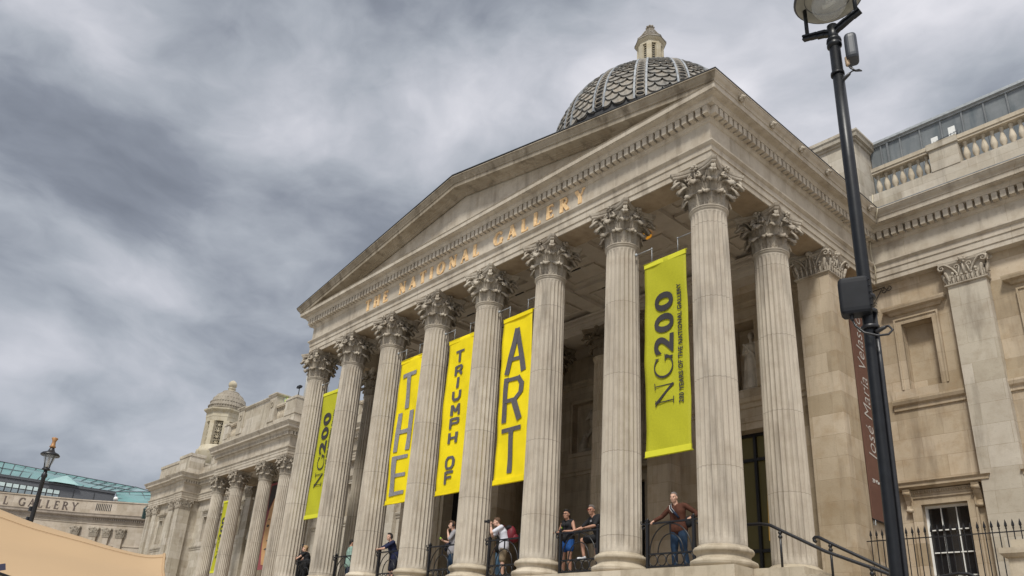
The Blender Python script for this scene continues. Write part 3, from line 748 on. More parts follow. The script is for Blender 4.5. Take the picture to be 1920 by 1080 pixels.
# ---- inner walls
def wall_holes(x0, x1, z0, z1, y0, y1, holes, mb=None, axis='y'):
    mb = mb or MB()
    xsn = sorted({x0, x1, *[h[0] for h in holes], *[h[1] for h in holes]}); zsn = sorted({z0, z1, *[h[2] for h in holes], *[h[3] for h in holes]})
    for i in range(len(xsn)-1):
        for j in range(len(zsn)-1):
            cx, cz = (xsn[i]+xsn[i+1])/2, (zsn[j]+zsn[j+1])/2
            if any(h[0] < cx < h[1] and h[2] < cz < h[3] for h in holes): continue
            if axis == 'y': mb.box(xsn[i], xsn[i+1], y0, y1, zsn[j], zsn[j+1])
            else: mb.box(y0, y1, xsn[i], xsn[i+1], zsn[j], zsn[j+1])
    return mb
def moulding(mb, x0, x1, y, prof):
    # horizontal band against a wall facing -y
    mb.sweep([(-.05, prof[0][1])]+prof+[(-.05, prof[-1][1])], [(x0, y), (x1, y)])
STR = [(0, 5.86), (.05, 5.88), (.05, 6.02), (.11, 6.06), (.13, 6.16), (.13, 6.22), (.06, 6.24), (.06, 6.42), (0, 6.43)]
def frame(mb, x0, x1, z0, z1, y, w=.17, o=.07, bottom=False):
    mb.box(x0-w, x0, y-o, y+.02, z0, z1+w); mb.box(x1, x1+w, y-o, y+.02, z0, z1+w); mb.box(x0, x1, y-o, y+.02, z1, z1+w)
    o2 = o+.035; w2 = w-.05
    mb.box(x0-w, x0-w2, y-o2, y-o+.002, z0, z1+w); mb.box(x1+w2, x1+w, y-o2, y-o+.002, z0, z1+w); mb.box(x0-w2, x1+w2, y-o2, y-o+.002, z1+w2, z1+w)
    if bottom: mb.box(x0-w, x1+w, y-o, y+.02, z0-w, z0)
YI = 6.12
for sg, nm in ((1, 'e'), (-1, 'w')):
    def X(x): return x if sg == 1 else 2*XC-x
    a, b = sorted((X(-.56), X(-2*S+.34)))
    cx = X(-2.92); nh = (cx-.47, cx+.47, 6.52, 8.86); dh = (cx-.86, cx+.86, 0, 5.15)
    mb = wall_holes(a, b, 0, 10.85, YI, 6.95, [nh, dh]); moulding(mb, a, b, YI, STR)
    moulding(mb, a, b, YI, [(0, 9.35), (.06, 9.37), (.06, 9.5), (.10, 9.54), (.10, 9.6), (0, 9.62)])
    frame(mb, nh[0], nh[1], nh[2], nh[3], YI, .15, .06); frame(mb, dh[0], dh[1], 0, 5.15, YI, .28, .07)
    mb.box(nh[0]-.02, nh[1]+.02, 6.72, 6.94, nh[2]-.05, nh[3]+.05)
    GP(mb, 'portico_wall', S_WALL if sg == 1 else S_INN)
    # glazed doors
    if sg == 1:
        mb = MB()
        for x in (dh[0]+.0, dh[1]-.09, cx-.045): mb.box(x, x+.09, 6.45, 6.55, 0, 5.15)
        for z in (0.0, 1.45, 4.25, 5.05): mb.box(dh[0]+.09, cx-.045, 6.46, 6.54, z, z+.1); mb.box(cx+.045, dh[1]-.09, 6.46, 6.54, z, z+.1)
        d_ = GP(mb, 'glazed_door', IRON)
        GP(MB().box(dh[0]+.02, dh[1]-.02, 6.56, 6.57, .02, 5.1), 'pane', OLIVE).parent = d_
        d_.children[0].location = (0, 0, 0)
        p = GP(MB().prism([(cx+.30, 3.9), (cx+.44, 3.9), (cx+.56, 1.8), (cx+.24, 1.8)], 'y', 6.545, 6.552), 'painted_lit_spot', WARM); p.parent = d_; p.location = (0, 0, 0)  # lit spot painted as a faintly glowing patch
    else:
        GP(MB().box(dh[0]-.02, dh[1]+.02, 6.6, 6.62, -.0, 5.2), 'doorway', BLK)
for x0, x1 in ((-.5, -.02), (-7*S+.02, -7*S+.5)): GP(MB().box(x0, x1, 6.46, 11.9 if x0 < -9 else 8.96, -4.2, 10.85), 'flank_wall', S_WALL)
# recess back wall and side walls
mb = wall_holes(-5*S-.3, -2*S+.3, 0, 11.0, 9.0, 9.4, [(XC-.95, XC+.95, 0, 5.0), (-13.1, -11.15, 6.62, 8.86), (-9.05, -7.1, 6.62, 8.86)])
moulding(mb, -5*S, -2*S, 9.0, [(0, 5.62), (.05, 5.64), (.05, 5.76), (.12, 5.8), (.12, 5.9), (0, 5.92)])
moulding(mb, -5*S, -2*S, 9.0, [(0, 9.6), (.06, 9.62), (.06, 9.78), (.14, 9.84), (.14, 9.94), (0, 9.96)])
frame(mb, XC-.95, XC+.95, 0, 5.0, 9.0, .3, .08)
for a, b in ((-13.1, -11.15), (-9.05, -7.1)): frame(mb, a, b, 6.62, 8.86, 9.0, .17, .07, True); mb.box(a, b, 9.25, 9.3, 6.6, 8.9)
mb.box(XC-1.6, XC+1.6, 8.62, 9.02, 5.44, 5.61)
for x in (XC-1.45, XC+1.3): mb.prism([(8.66, 5.44), (9.0, 5.44), (9.0, 4.75), (8.93, 4.72), (8.87, 4.85), (8.9, 5.0), (8.72, 5.25)], 'x', x, x+.15)
for x in (-5*S-.3, -2*S-.12): mb.box(x, x+.42, 6.4, 9.0, 0, 11.0)
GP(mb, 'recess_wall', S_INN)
GP(MB().box(XC-.96, XC+.96, 9.2, 9.22, 0, 5.05), 'doorway', BLK)
# amber lamp in the ceiling
lm = GP(MB().lathe([(.0, 0), (.15, .0), (.21, .06), (.17, .20)], (-3.75, 2.15, 10.74), 14), 'amber_ceiling_lamp', AMBER)
# ================= east wing
YE = 8.65; YW_ = 8.93
mb = MB().sweep(FULL, [(XW, 0), (E_, YE), (30, YE)][1:] and [(E_, 4), (E_, YE), (30, YE)], skip=(0,))
dentils(mb, (E_+.12, YE), (30, YE), 131)
GP(mb, 'wing_entablature', S_ENT)
GP(MB().box(E_+.2, 30, 7.97, 8.7, 12.47, 12.505), 'lead_flashing', LEAD)
bays = [1.43+3.42*k for k in range(6)]
holes = []
for c in bays: holes += [(c-.455, c+.455, 6.5, 8.65), (c-.61, c+.61, .25, 2.95)]
mb = wall_holes(-.03, 30, -4.25, 10.2, YW_, YW_+.36, holes)
STRW = [(0, 5.84), (.05, 5.86), (.05, 5.98), (.12, 6.03), (.15, 6.12), (.15, 6.18), (.08, 6.20), (.08, 6.47), (0, 6.48)]
for k, c in enumerate(bays):
    x0 = E_ if k == 0 else bays[k-1]+2.12
    x1 = c+1.08
    moulding(mb, x0, x1, YW_, STRW)
    frame(mb, c-.455, c+.455, 6.48, 8.65, YW_, .20, .07)
    mb.sweep([(-.02, 9.0), (.06, 9.02), (.10, 9.10), (.22, 9.14), (.24, 9.22), (.24, 9.27), (.02, 9.31), (-.02, 9.31)], [(c-.70, YW_+.01), (c-.70, YW_), (c+.70, YW_), (c+.70, YW_+.01)])
    frame(mb, c-.61, c+.61, -.2, 2.95, YW_, .24, .08)
    mb.box(c-.85, c+.85, YW_-.10, YW_+.01, 3.20, 3.38)
    mb.sweep([(-.02, 3.40), (.18, 3.40), (.24, 3.44), (.30, 3.45), (.30, 3.53), (.35, 3.58), (.02, 3.62), (-.02, 3.62)], [(c-1.0, YW_+.01), (c-1.0, YW_), (c+1.0, YW_), (c+1.0, YW_+.01)])
    for i in range(26): mb.ball((c-.80+i*1.6/25, YW_-.12, 3.30), (.022, .02, .04), 5, 4)
    for x in (c-1.0, c+.82):
        mb.prism([(YW_-.28, 3.39), (YW_, 3.39), (YW_, 2.78), (YW_-.06, 2.74), (YW_-.10, 2.82), (YW_-.07, 2.95), (YW_-.2, 3.2)], 'x', x, x+.18)
        mb.tube([(x-.01, YW_-.09, 2.80), (x+.19, YW_-.09, 2.80)], .055, 8); mb.tube([(x-.01, YW_-.2, 3.28), (x+.19, YW_-.2, 3.28)], .07, 8)
GP(mb, 'wing_wall', S_WALL)
PCM = anta_cap(1.04, .52)
for k, c in enumerate(bays[:5]): pilaster(c+1.62, YW_-.02, 1.04, .50, -.3, 9.36, S_WING, PCM)
for c in bays[:5]:
    bp_ = GP(MB().box(c-.5, c+.5, YW_+.33, YW_+.42, 6.45, 8.7), 'blind_panel', S_WALL)
    # sash window
    x0, x1 = c-.61, c+.61; f = MB()
    f.box(x0, x0+.06, 9.10, 9.17, .25, 2.95); f.box(x1-.06, x1, 9.10, 9.17, .25, 2.95); f.box(x0+.06, x1-.06, 9.10, 9.17, 2.88, 2.95); f.box(x0+.06, x1-.06, 9.10, 9.17, .25, .33)
    for q in (1/3, 2/3): f.box(x0+1.22*q-.012, x0+1.22*q+.012, 9.12, 9.155, .33, 2.88)
    for z in (1.0, 1.62, 2.25): f.box(x0+.06, x1-.06, 9.115, 9.16, z-.016, z+.016)
    wf = GP(f, 'sash_window', WHITE); p = GP(MB().box(x0+.03, x1-.03, 9.17, 9.18, .28, 2.92), 'pane', GLAZ); p.parent = wf; p.location = (0, 0, 0)
    GP(MB().box(c-.7, c+.7, 9.29, 9.31, .1, 3.0), 'dark_room', BLK)
# balustrade above the east wing
BAL = MB().lathe([(.075, 0), (.075, .05), (.045, .07), (.05, .11), (.095, .24), (.10, .31), (.085, .40), (.05, .56), (.042, .64), (.06, .68), (.045, .70), (.075, .72), (.08, .78)], n=12)
BALM = BAL.mesh('baluster'); BALM.materials.append(S_PLN)
def balustrade(x0, x1, y, zb, n, parent_name='balustrade', zt=.78, depth=.3, ext=(0, 0)):
    o = GP(MB().box(x0-ext[0], x1+ext[1], y-depth/2, y+depth/2, zb-.02, zb).box(x0-ext[0], x1+ext[1], y-depth/2-.03, y+depth/2+.03, zb+zt, zb+zt+.08).box(x0-ext[0], x1+ext[1], y-depth/2-.06, y+depth/2+.06, zb+zt+.083, zb+zt+.22), parent_name, S_PLN)
    for i in range(n):
        b = bpy.data.objects.new('baluster', BALM); COL.objects.link(b); b.parent = o; b.location = (x0+(x1-x0)*(i+.5)/n, y, zb); b.scale = (1, 1, zt/.78)
    return o
mb = MB().box(.75, 30, 8.38, 8.80, 12.52, 13.30)
xx = 2.74
while xx < 26: mb.box(xx, xx+.84, 8.36, 8.78, 13.302, 14.08); mb.box(xx-.03, xx+.87, 8.30, 8.84, 14.083, 14.31); xx += 3.42
GP(mb, 'parapet', S_WING)
balustrade(.92, 2.71, 8.58, 13.302, 7); xx = 2.74
for k in range(3): balustrade(xx+.87, xx+3.39, 8.58, 13.302, 10); xx += 3.42
# attic block
mb = MB().box(-2.7, .33, 8.8, 10.8, 12.3, 16.05)
mb.sweep([(-.02, 16.05), (.05, 16.06), (.08, 16.12), (.16, 16.15), (.18, 16.28), (.22, 16.33), (.22, 16.40), (-.02, 16.46)], [(-2.7, 10.8), (-2.7, 8.8), (.33, 8.8), (.33, 10.8)])
mb.box(-2.7, .33, 8.8, 10.8, 16.052, 16.44)
mb.box(-1.7, -.05, 8.72, 8.81, 12.9, 15.85)
mb.box(-2.0, .1, 8.95, 10.6, 16.44, 16.75)
for j in range(16):
    a = j*PI/8; mb.ball((-.55+math.cos(a)*.24, 8.70, 14.75+math.sin(a)*.30), (.07, .05, .09), 6, 5)
mb.ball((-.55, 8.69, 15.15), .09, 6, 5); mb.ball((-.55, 8.69, 15.32), .05, 6, 5)
GP(mb, 'attic_block', S_WING)
# glass lantern roof above the wing
mb = MB().box(.36, 24, 10.0, 10.04, 13.0, 16.26); lg = GP(mb, 'roof_glazing', FROST)
mb = MB(); x = .75
while x < 24: mb.box(x-.025, x+.025, 9.95, 10.0, 13, 16.26); x += .668
mb.box(.95, 1.02, 9.93, 9.95, 13, 16.26)
p = GP(mb, 'glazing_bar', PALE); p.parent = lg; p.location = (0, 0, 0); p.data.materials[0] = LEADD if False else LEAD
mb = MB().sweep([(-.02, 16.26), (.05, 16.262), (.06, 16.30), (.14, 16.34), (.14, 16.40), (.08, 16.42), (.08, 16.48), (-.1, 16.50), (-.9, 16.82), (-.9, 16.3)], [(.34, 10), (24, 10)])
GP(mb, 'lantern_roof', PALE); GP(MB().box(.36, 24, 10.05, 14, 13, 16.24), 'lantern_side', LEAD)
S_RIM = stone('pale_scale_edge', (.26, .26, .25), (.19, .19, .185), (.2, .19, .17), streak=.7, bump=.3, dirt=(.08, .08, .08))
RIBE = plain('dull_rib_lead', (.27, .285, .30), .6, 0, .35, 5)
# ================= dome
DX, DY = XC, 10.83
DZ, DR = 21.3, 4.84
prof = [(DR*math.cos(i/60*PI/2*.985), DZ+DR*math.sin(i/60*PI/2*.985)) for i in range(61)]
dm = GP(MB().lathe([(4.9, 12.5), (4.9, 20.9)]+prof, (DX, DY, 0), 80), 'dome', LEADD)
ls = [0]
for a, b in zip(prof, prof[1:]): ls.append(ls[-1]+math.dist(a, b))
LT = ls[-1]
def P_at(s):
    s = max(0, min(LT, s))
    for i in range(len(ls)-1):
        if ls[i] <= s <= ls[i+1]:
            t = (s-ls[i])/max(1e-9, ls[i+1]-ls[i]); return prof[i][0]*(1-t)+prof[i+1][0]*t, prof[i][1]*(1-t)+prof[i+1][1]*t
    return prof[-1]
NR = 16; a_off = math.radians(-57.9-11.25)
def dome_pt(phi, s, o):
    r, z = P_at(s); r2, z2 = P_at(s+.05); tx, tz = r2-r, z2-z; L = math.hypot(tx, tz) or 1
    nx, nz = tz/L, -tx/L
    return (DX+(r+nx*o)*math.cos(phi), DY+(r+nx*o)*math.sin(phi), z+nz*o)
scl = MB(); rim = MB(); sect = 2*PI/NR; ribw = .062
sph = []; s_ = .2
while s_ < LT-.35:
    r, z = P_at(s_); h = max(.18, .44*(r/4.8)**.6); sph.append((s_, h)); s_ += h*.70
for q in range(NR):
    ph0 = a_off+q*sect
    for row, (s0, h) in enumerate(sph):
        r, _ = P_at(s0); aw = max(.1, sect-2*ribw*min(2.2, 1+.35*(4.8/max(r,.8)-1)))
        ncol = 2
        cw = aw/ncol
        cols = [(-1+2*(c+.5)/ncol)*aw/2 for c in range(ncol)] if row % 2 else [(-1+2*c/ncol)*aw/2 for c in range(ncol+1)]
        for c in cols:
            # scale: overlapping tongue, rounded lower edge lifted off the dome
            vs = []; n = 8
            full = abs(c) < aw/2-.01
            for j in range(n+1):
                u = -1+2*j/n; au = c+u*cw*.52
                if abs(au) > aw/2+.01: au = math.copysign(aw/2+.01, au)
                drop = (1-math.sqrt(max(0, 1-u*u*.97)))*h*.95
                sb = s0-h*.50+drop
                vs.append(dome_pt(ph0+au, sb, .13*(1-.3*abs(u)))); vs.append(dome_pt(ph0+au, sb, .0)); vs.append(dome_pt(ph0+au, s0+h*.62, .012))
                vs.append(dome_pt(ph0+au, (sb+s0+h*.62)/2, .07+(.045 if j == n//2 else 0)))
            fs = []
            for j in range(n):
                a = 4*j; b = 4*j+4; fs += [(a+1, b+1, b, a), (a, b, b+3, a+3), (a+3, b+3, b+2, a+2)]
            scl.add(vs, fs)
            if full or abs(c) > 0: rim.tube([vs[4*j] for j in range(n+1)], .014, 4, cap=False)
def dpart(mb, name, mat):
    o = mb.obj(name, mat); o.parent = dm; return o
dpart(rim, 'scale_edges', S_RIM)['kind'] = 'stuff'; dpart(scl, 'scale', S_DOME); 
for c_ in dm.children: c_['kind'] = 'stuff'
for q in range(NR):
    ph = a_off+(q+.5)*sect; mb = MB(); mr = MB(); n = 44
    for sd in (-1, 1):
        vs = []
        for i in range(n+1):
            s = LT*i/n*.985; r, _ = P_at(s); wr = ribw*min(2.2, 1+.35*(4.8/max(r,.8)-1))
            for k, (o1, o2) in enumerate(((.0, .02), (.12, .02))):
                pass
            w0 = sd*(wr*r-.085)/r; w1 = sd*(wr*r)/r
            for a, o in ((w0, 0), (w0, .15), (w1, .15), (w1, 0)): vs.append(dome_pt(ph+a, s, o))
        fs = []
        for i in range(n):
            for j in range(3): fs.append((4*i+j, 4*i+j+1, 4*i+j+5, 4*i+j+4))
        mb.add(vs, fs)
    dpart(mb, 'rib_edge', RIBE)
    s = .25
    vs = []
    for i in range(31):
        ss = LT*i/30*.985; r, _ = P_at(ss); wr = (ribw*min(2.2, 1+.35*(4.8/max(r,.8)-1))*r-.085)/r
        vs += [dome_pt(ph-wr, ss, .03), dome_pt(ph+wr, ss, .03)]
    mr.add(vs, [(2*i, 2*i+1, 2*i+3, 2*i+2) for i in range(30)])
    dpart(mr, 'rib_panel', LEADD)
    mr = MB()
    while s < LT-.3:
        r, _ = P_at(s); wr = ribw*min(2.2, 1+.35*(4.8/max(r,.8)-1))*r-.085; rad = max(.07, wr*.95)
        pts = []
        for j in range(13):
            a = j*PI/6; pts.append(dome_pt(ph+math.cos(a)*rad/max(r, .3), s+math.sin(a)*rad*.62, .10))
        mr.tube(pts, .036, 5, cap=False)
        for sd in (-1, 1): mr.ball(dome_pt(ph+sd*wr*.75/max(r, .3), s+rad*.64, .09), .05, 5, 4)
        s += rad*1.28
    dpart(mr, 'rib_rings', S_DOME)
# crown ring of knobs and lantern
mb = MB()
for j in range(18): a = j*PI/9; mb.ball((DX+1.22*math.cos(a), DY+1.22*math.sin(a), 26.20), (.20, .20, .16), 7, 5)
mb.lathe([(1.35, 25.8), (1.25, 26.2), (.95, 26.3), (.8, 26.5)], (DX, DY, 0), 24); dpart(mb, 'crown_ring', S_DOME)
A8 = math.radians(-57.9)
def octo(mb, prof, c, a0=A8): return mb.lathe(prof, c, 8, smooth=False, a0=a0)
mb = MB(); octo(mb, [(.78, 26.2), (.78, 26.9), (.70, 26.95), (.70, 27.28), (.66, 27.3)], (DX, DY, 0))
for j in range(8):
    a = A8+j*PI/4; R_ = Matrix.Rotation(a, 3, 'Z'); mb.cbox((DX+.60*math.cos(a), DY+.60*math.sin(a), 27.93), (.16, .26, 1.26), R_)
octo(mb, [(.68, 28.52), (.68, 28.62), (.65, 28.64), (.65, 28.72), (.72, 28.76), (.80, 28.84), (.80, 28.90)], (DX, DY, 0))
dpart(mb, 'lantern', S_CUP)
mb = MB(); octo(mb, [(.46, 27.2), (.46, 28.6)], (DX, DY, 0)); dpart(mb, 'lantern_core', LEADD)
lat = MB()
for j in range(8):
    a = A8+PI/8+j*PI/4; d = Vector((math.cos(a), math.sin(a), 0)); l = Vector((-d.y, d.x, 0)); c = Vector((DX, DY, 0))+d*.545
    for i in range(8):
        z0 = 27.32+i*.15
        lat.tube([c-l*.13+Vector((0, 0, z0)), c+l*.13+Vector((0, 0, z0+.15))], .017, 4); lat.tube([c+l*.13+Vector((0, 0, z0)), c-l*.13+Vector((0, 0, z0+.15))], .017, 4)
dpart(lat, 'lantern_lattice', S_CUP)
CP = [(.84, 28.86), (.82, 28.93), (.68, 29.10), (.54, 29.32), (.40, 29.58), (.26, 29.80), (.17, 29.92), (.12, 29.98), (.19, 30.05), (.17, 30.15), (.06, 30.26)]
mb = MB(); octo(mb, CP, (DX, DY, 0)); dpart(mb, 'lantern_cap', S_DOME)
lat = MB()
for j in range(8):
    a = A8+j*PI/4
    for (r0, z0), (r1, z1) in zip(CP[1:6], CP[2:7]):
        for s1, s2 in ((0, 1), (1, 0), (0, 0)):
            p = Vector((DX+r0*math.cos(a+s1*PI/4), DY+r0*math.sin(a+s1*PI/4), z0+.01)); q = Vector((DX+r1*math.cos(a+s2*PI/4), DY+r1*math.sin(a+s2*PI/4), z1+.01)); lat.tube([p, q], .022, 4)
    mb2 = lat.ball((DX+.19*math.cos(a), DY+.19*math.sin(a), 30.08), .06, 5, 4)
dpart(lat, 'cap_lattice', S_CUPD)
# ================= west wing
YWF = 11.3
mb = MB().sweep(FULL, [(-61.6, YWF), (XW, YWF)]); dentils(mb, (-61.6, YWF), (XW, YWF), 170); GP(mb, 'wing_entablature', S_ENT)
wh = []
wb = [-25.2-3.42*k for k in range(11)]
for c in wb: wh.append((c-.455, c+.455, 6.5, 8.65))
mb = wall_holes(-61.8, XW+.1, -4.25, 10.2, YWF+.28, YWF+.64, wh)
for c in wb:
    frame(mb, c-.455, c+.455, 6.48, 8.65, YWF+.28, .20, .07)
    mb.sweep([(-.02, 9.0), (.06, 9.02), (.10, 9.10), (.22, 9.14), (.24, 9.27), (-.02, 9.31)], [(c-.70, YWF+.3), (c-.70, YWF+.28), (c+.70, YWF+.28), (c+.70, YWF+.3)])
    mb.box(c-.5, c+.5, YWF+.60, YWF+.66, 6.45, 8.7)
moulding(mb, -61.8, XW, YWF+.28, STRW)
GP(mb, 'wing_wall', S_WING)
for c in wb[:10]: pilaster(c-1.71, YWF+.26, 1.04, .50, -.3, 9.36, S_WING, PCM)
mb = MB().box(-61.6, XW, 11.15, 11.6, 12.52, 13.30); xx = -59.9
while xx < XW-1: mb.box(xx, xx+.84, 11.13, 11.55, 13.302, 14.08); mb.box(xx-.03, xx+.87, 11.06, 11.62, 14.083, 14.31); xx += 3.42
GP(mb, 'parapet', S_WING)
xx = -59.9
while xx < XW-4: balustrade(xx+.87, xx+3.39, 11.34, 13.302, 10); xx += 3.42
# west portico: two coupled pairs of columns in front of the wing
WP = [(-38.75, 8.36), (-41.85, 8.36), (-46.4, 8.36), (-49.8, 8.36)]
for x, y in WP: column(x, y, z=-.10)
WX0, WX1, WYF = -50.25, -38.35, 7.94
mb = MB(); mb.sweep(FULL, [(WX0, 11.4), (WX0, WYF), (WX1, WYF), (WX1, 11.4)])
dentils(mb, (WX0, 11.2), (WX0, WYF-.16), 14, .085, .268, 11.623, 11.862); dentils(mb, (WX0-.16, WYF), (WX1+.16, WYF), 52); dentils(mb, (WX1, WYF-.16), (WX1, 11.2), 14, .085, .268, 11.623, 11.862)
GP(mb, 'west_portico_entablature', S_ENT)
GP(MB().box(WX0+.85, WX1-.85, WYF+.8, 11.4, 10.7, 11.0), 'west_portico_ceiling', S_CEIL)
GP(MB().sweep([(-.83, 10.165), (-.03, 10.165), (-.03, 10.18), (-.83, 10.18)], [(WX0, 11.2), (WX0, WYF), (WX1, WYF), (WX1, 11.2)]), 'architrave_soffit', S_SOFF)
GP(MB().box(WX0-.3, WX1+.3, WYF-.4, 11.5, -4.25, -.1), 'west_portico_plinth', S_PLN)
mb = MB(); mb.box(WX0+.05, WX1-.05, WYF+.06, WYF+.55, 12.5, 13.25); mb.box(WX1-.55, WX1-.06, WYF+.56, 11.2, 12.5, 14.2)
mb.box(-47.7, -41.75, WYF+.08, WYF+.9, 13.25, 15.05)
mb.sweep([(-.02, 15.05), (.06, 15.07), (.12, 15.15), (.16, 15.17), (.16, 15.25), (-.02, 15.3)], [(-47.7, WYF+.9), (-47.7, WYF+.08), (-41.75, WYF+.08), (-41.75, WYF+.9)])
for x in (-47.85, -42.6):
    mb.box(x, x+1.0, WYF+.0, WYF+.95, 13.25, 15.16)
    mb.sweep([(-.02, 15.16), (.05, 15.18), (.1, 15.26), (.14, 15.28), (.14, 15.36), (-.02, 15.42)], [(x, WYF+.95), (x, WYF), (x+1.0, WYF), (x+1.0, WYF+.95), (x, WYF+.95)]); mb.box(x, x+1, WYF, WYF+.95, 15.17, 15.42)
    for j in range(12): a = j*PI/6; mb.ball((x+.5+math.cos(a)*.17, WYF-.03, 14.55+math.sin(a)*.20), (.05, .04, .06), 5, 4)
mb.box(-39.95, WX1-.0, WYF+.02, WYF+.62, 13.25, 14.35); mb.box(WX0, -49.4, WYF+.02, WYF+.62, 13.25, 14.35)
mb.box(-40.0, WX1+.05, WYF-.03, WYF+.67, 14.352, 14.52); mb.box(WX0-.05, -49.35, WYF-.03, WYF+.67, 14.352, 14.52); mb.box(WX1-.6, WX1+.05, WYF+.671, 11.2, 14.25, 14.52)
GP(mb, 'west_attic', S_WING); GP(MB().box(WX0+.7, WX1-.7, WYF+.92, 11.1, 12.3, 14.29), 'west_portico_roof', LEAD)
balustrade(-41.57, -39.98, WYF+.30, 13.26, 7, zt=.95); balustrade(-49.33, -47.88, WYF+.30, 13.26, 7, zt=.95)
# end pavilion
PX0, PX1, PYF = -70.3, -61.55, 9.85
mb = MB(); mb.sweep(FULL, [(PX0, 16), (PX0, PYF), (-63.3, PYF), (-63.3, PYF-.12), (PX1, PYF-.12), (PX1, 11.5)])
dentils(mb, (PX1, PYF-.28), (PX1, 11.2), 7); GP(mb, 'pavilion_entablature', S_ENT)
ph_ = [(-66.9, -65.95, 6.5, 8.65)]
mb = wall_holes(PX0+.1, PX1-.1, -4.25, 10.2, PYF+.3, PYF+.7, ph_); mb.box(PX1-.5, PX1-.25, PYF+.3, 12, -4.25, 10.2)
frame(mb, *ph_[0][:2], 6.48, 8.65, PYF+.3, .2, .07); mb.box(-67.0, -65.8, PYF+.6, PYF+.68, 6.4, 8.7)
mb.sweep([(-.02, 9.0), (.06, 9.02), (.10, 9.10), (.22, 9.14), (.24, 9.27), (-.02, 9.31)], [(-67.1, PYF+.32), (-67.1, PYF+.3), (-65.7, PYF+.3), (-65.7, PYF+.32)])
moulding(mb, PX0, PX1-.2, PYF+.3, STRW); mb.box(PX0+.1, PX0+.5, PYF+.7, 16, -4.25, 10.2)
GP(mb, 'pavilion_wall', S_WING)
AC2 = anta_cap(1.04, 1.04)
pilaster(PX1-.55, PYF+.43, 1.04, 1.04, -.3, 9.36, S_WING, AC2); pilaster(-63.85, PYF+.25, 1.0, .5, -.3, 9.36, S_WING, PCM)
pilaster(-68.1, PYF+.25, 1.0, .5, -.3, 9.36, S_WING, PCM); pilaster(-69.7, PYF+.25, 1.0, .5, -.3, 9.36, S_WING, PCM)
mb = MB(); mb.box(PX0+.9, -64.6, PYF+.15, 15.5, 12.5, 13.9); mb.box(-64.3, PX1-.05, PYF+.0, 11.2, 12.5, 14.15); mb.box(PX1-1.2, PX1-.15, 11.2, 15.5, 12.5, 13.6)
mb.box(-64.36, PX1+.01, PYF-.06, 11.26, 14.152, 14.42); mb.box(PX0+.84, -64.37, PYF+.09, 15.6, 13.902, 14.15); mb.box(PX1-1.25, PX1-.1, 11.27, 15.5, 13.602, 13.8)
mb.box(-67.8, -65.3, PYF+.1, PYF+.16, 13.05, 13.6)
GP(mb, 'pavilion_attic', S_WING)
GP(MB().box(-69, -62, 10.6, 15.5, 12.3, 13.0), 'pavilion_roof', LEAD)
# pepper pot cupola
CX_, CY_ = -65.75, 13.95
k = 1.135
c = (CX_, CY_, 0); A8c = math.radians(-40+22.5)
mb = MB(); mb.lathe([(2.15, 13.0), (2.15, 15.5), (2.2, 15.6), (2.2, 15.9), (2.02, 16.0), (1.98, 16.25), (1.85, 16.4)], c, 32)
for j in range(8):
    a = A8c+j*PI/4; R_ = Matrix.Rotation(a, 3, 'Z'); mb.cbox((CX_+1.66*math.cos(a), CY_+1.66*math.sin(a), 17.6), (.42, .55, 2.5), R_)
mb.lathe([(1.86, 18.85), (1.90, 19.25), (1.93, 19.3), (1.93, 19.75), (2.0, 19.8), (2.24, 19.98), (2.26, 20.12), (1.9, 20.2)], c, 8, smooth=False, a0=A8c)
cu = GP(mb, 'cupola', S_CUP)
def cpart(mb, name, mat): o = mb.obj(name, mat); o.parent = cu; return o
mb = MB().lathe([(1.25, 16.3), (1.25, 18.9)], c, 16); cpart(mb, 'core', LEADD)
lat = MB()
for j in range(8):
    a = A8c+PI/8+j*PI/4; d = Vector((math.cos(a), math.sin(a), 0)); l = Vector((-d.y, d.x, 0)); cc = Vector((CX_, CY_, 0))+d*1.52
    for i in range(4):
        z0 = 16.62+i*.60
        for q in range(4):
            t = q*PI/4; u = Vector((0, 0, 1))*math.sin(t)*.29+l*math.cos(t)*.33; m0 = cc+Vector((0, 0, z0)); lat.tube([m0-u, m0+u], .035, 4)
        lat.tube([cc-l*.33+Vector((0, 0, z0+.3)), cc+l*.33+Vector((0, 0, z0+.3))], .035, 4)
cpart(lat, 'lattice', S_CUP)
mb = MB().lathe([(1.92, 20.15), (1.88, 20.4), (1.80, 20.9), (1.62, 21.4), (1.36, 21.8), (1.05, 22.1), (.84, 22.22), (.86, 22.3), (.80, 22.36)], c, 32)
for r_, z in ((1.87, 20.55), (1.74, 21.0), (1.52, 21.45), (1.22, 21.85)):
    nn = int(2*PI*r_/.26)
    for j in range(nn): a = j*2*PI/nn; mb.ball((CX_+r_*math.cos(a), CY_+r_*math.sin(a), z), (.12, .12, .10), 6, 4)
cpart(mb, 'cupola_dome', S_CUPD)
mb = MB().lathe([(.45, 22.3), (.40, 22.5), (.32, 22.6), (.38, 22.68), (.42, 22.76), (.30, 22.84), (.30, 22.9), (.40, 23.0), (.44, 23.2), (.38, 23.42), (.22, 23.58), (.08, 23.66)], c, 20); cpart(mb, 'finial', S_CUP)
# ================================================================== THINGS ON AND ROUND THE GALLERY
def part(mb, name, mat, par, loc=None, rot=None, label=None):
    o = mb.obj(name, mat, par, loc, rot)
    if label: o['label'] = label
    return o
def fpart(me, name, mat, par, fn=None):
    if fn:
        for v in me.vertices: v.co = fn(v.co.x, v.co.z, .006 if v.co.y < -.0199 else .0)
    me.materials.clear(); me.materials.append(mat); o = link(name, me, par); return o
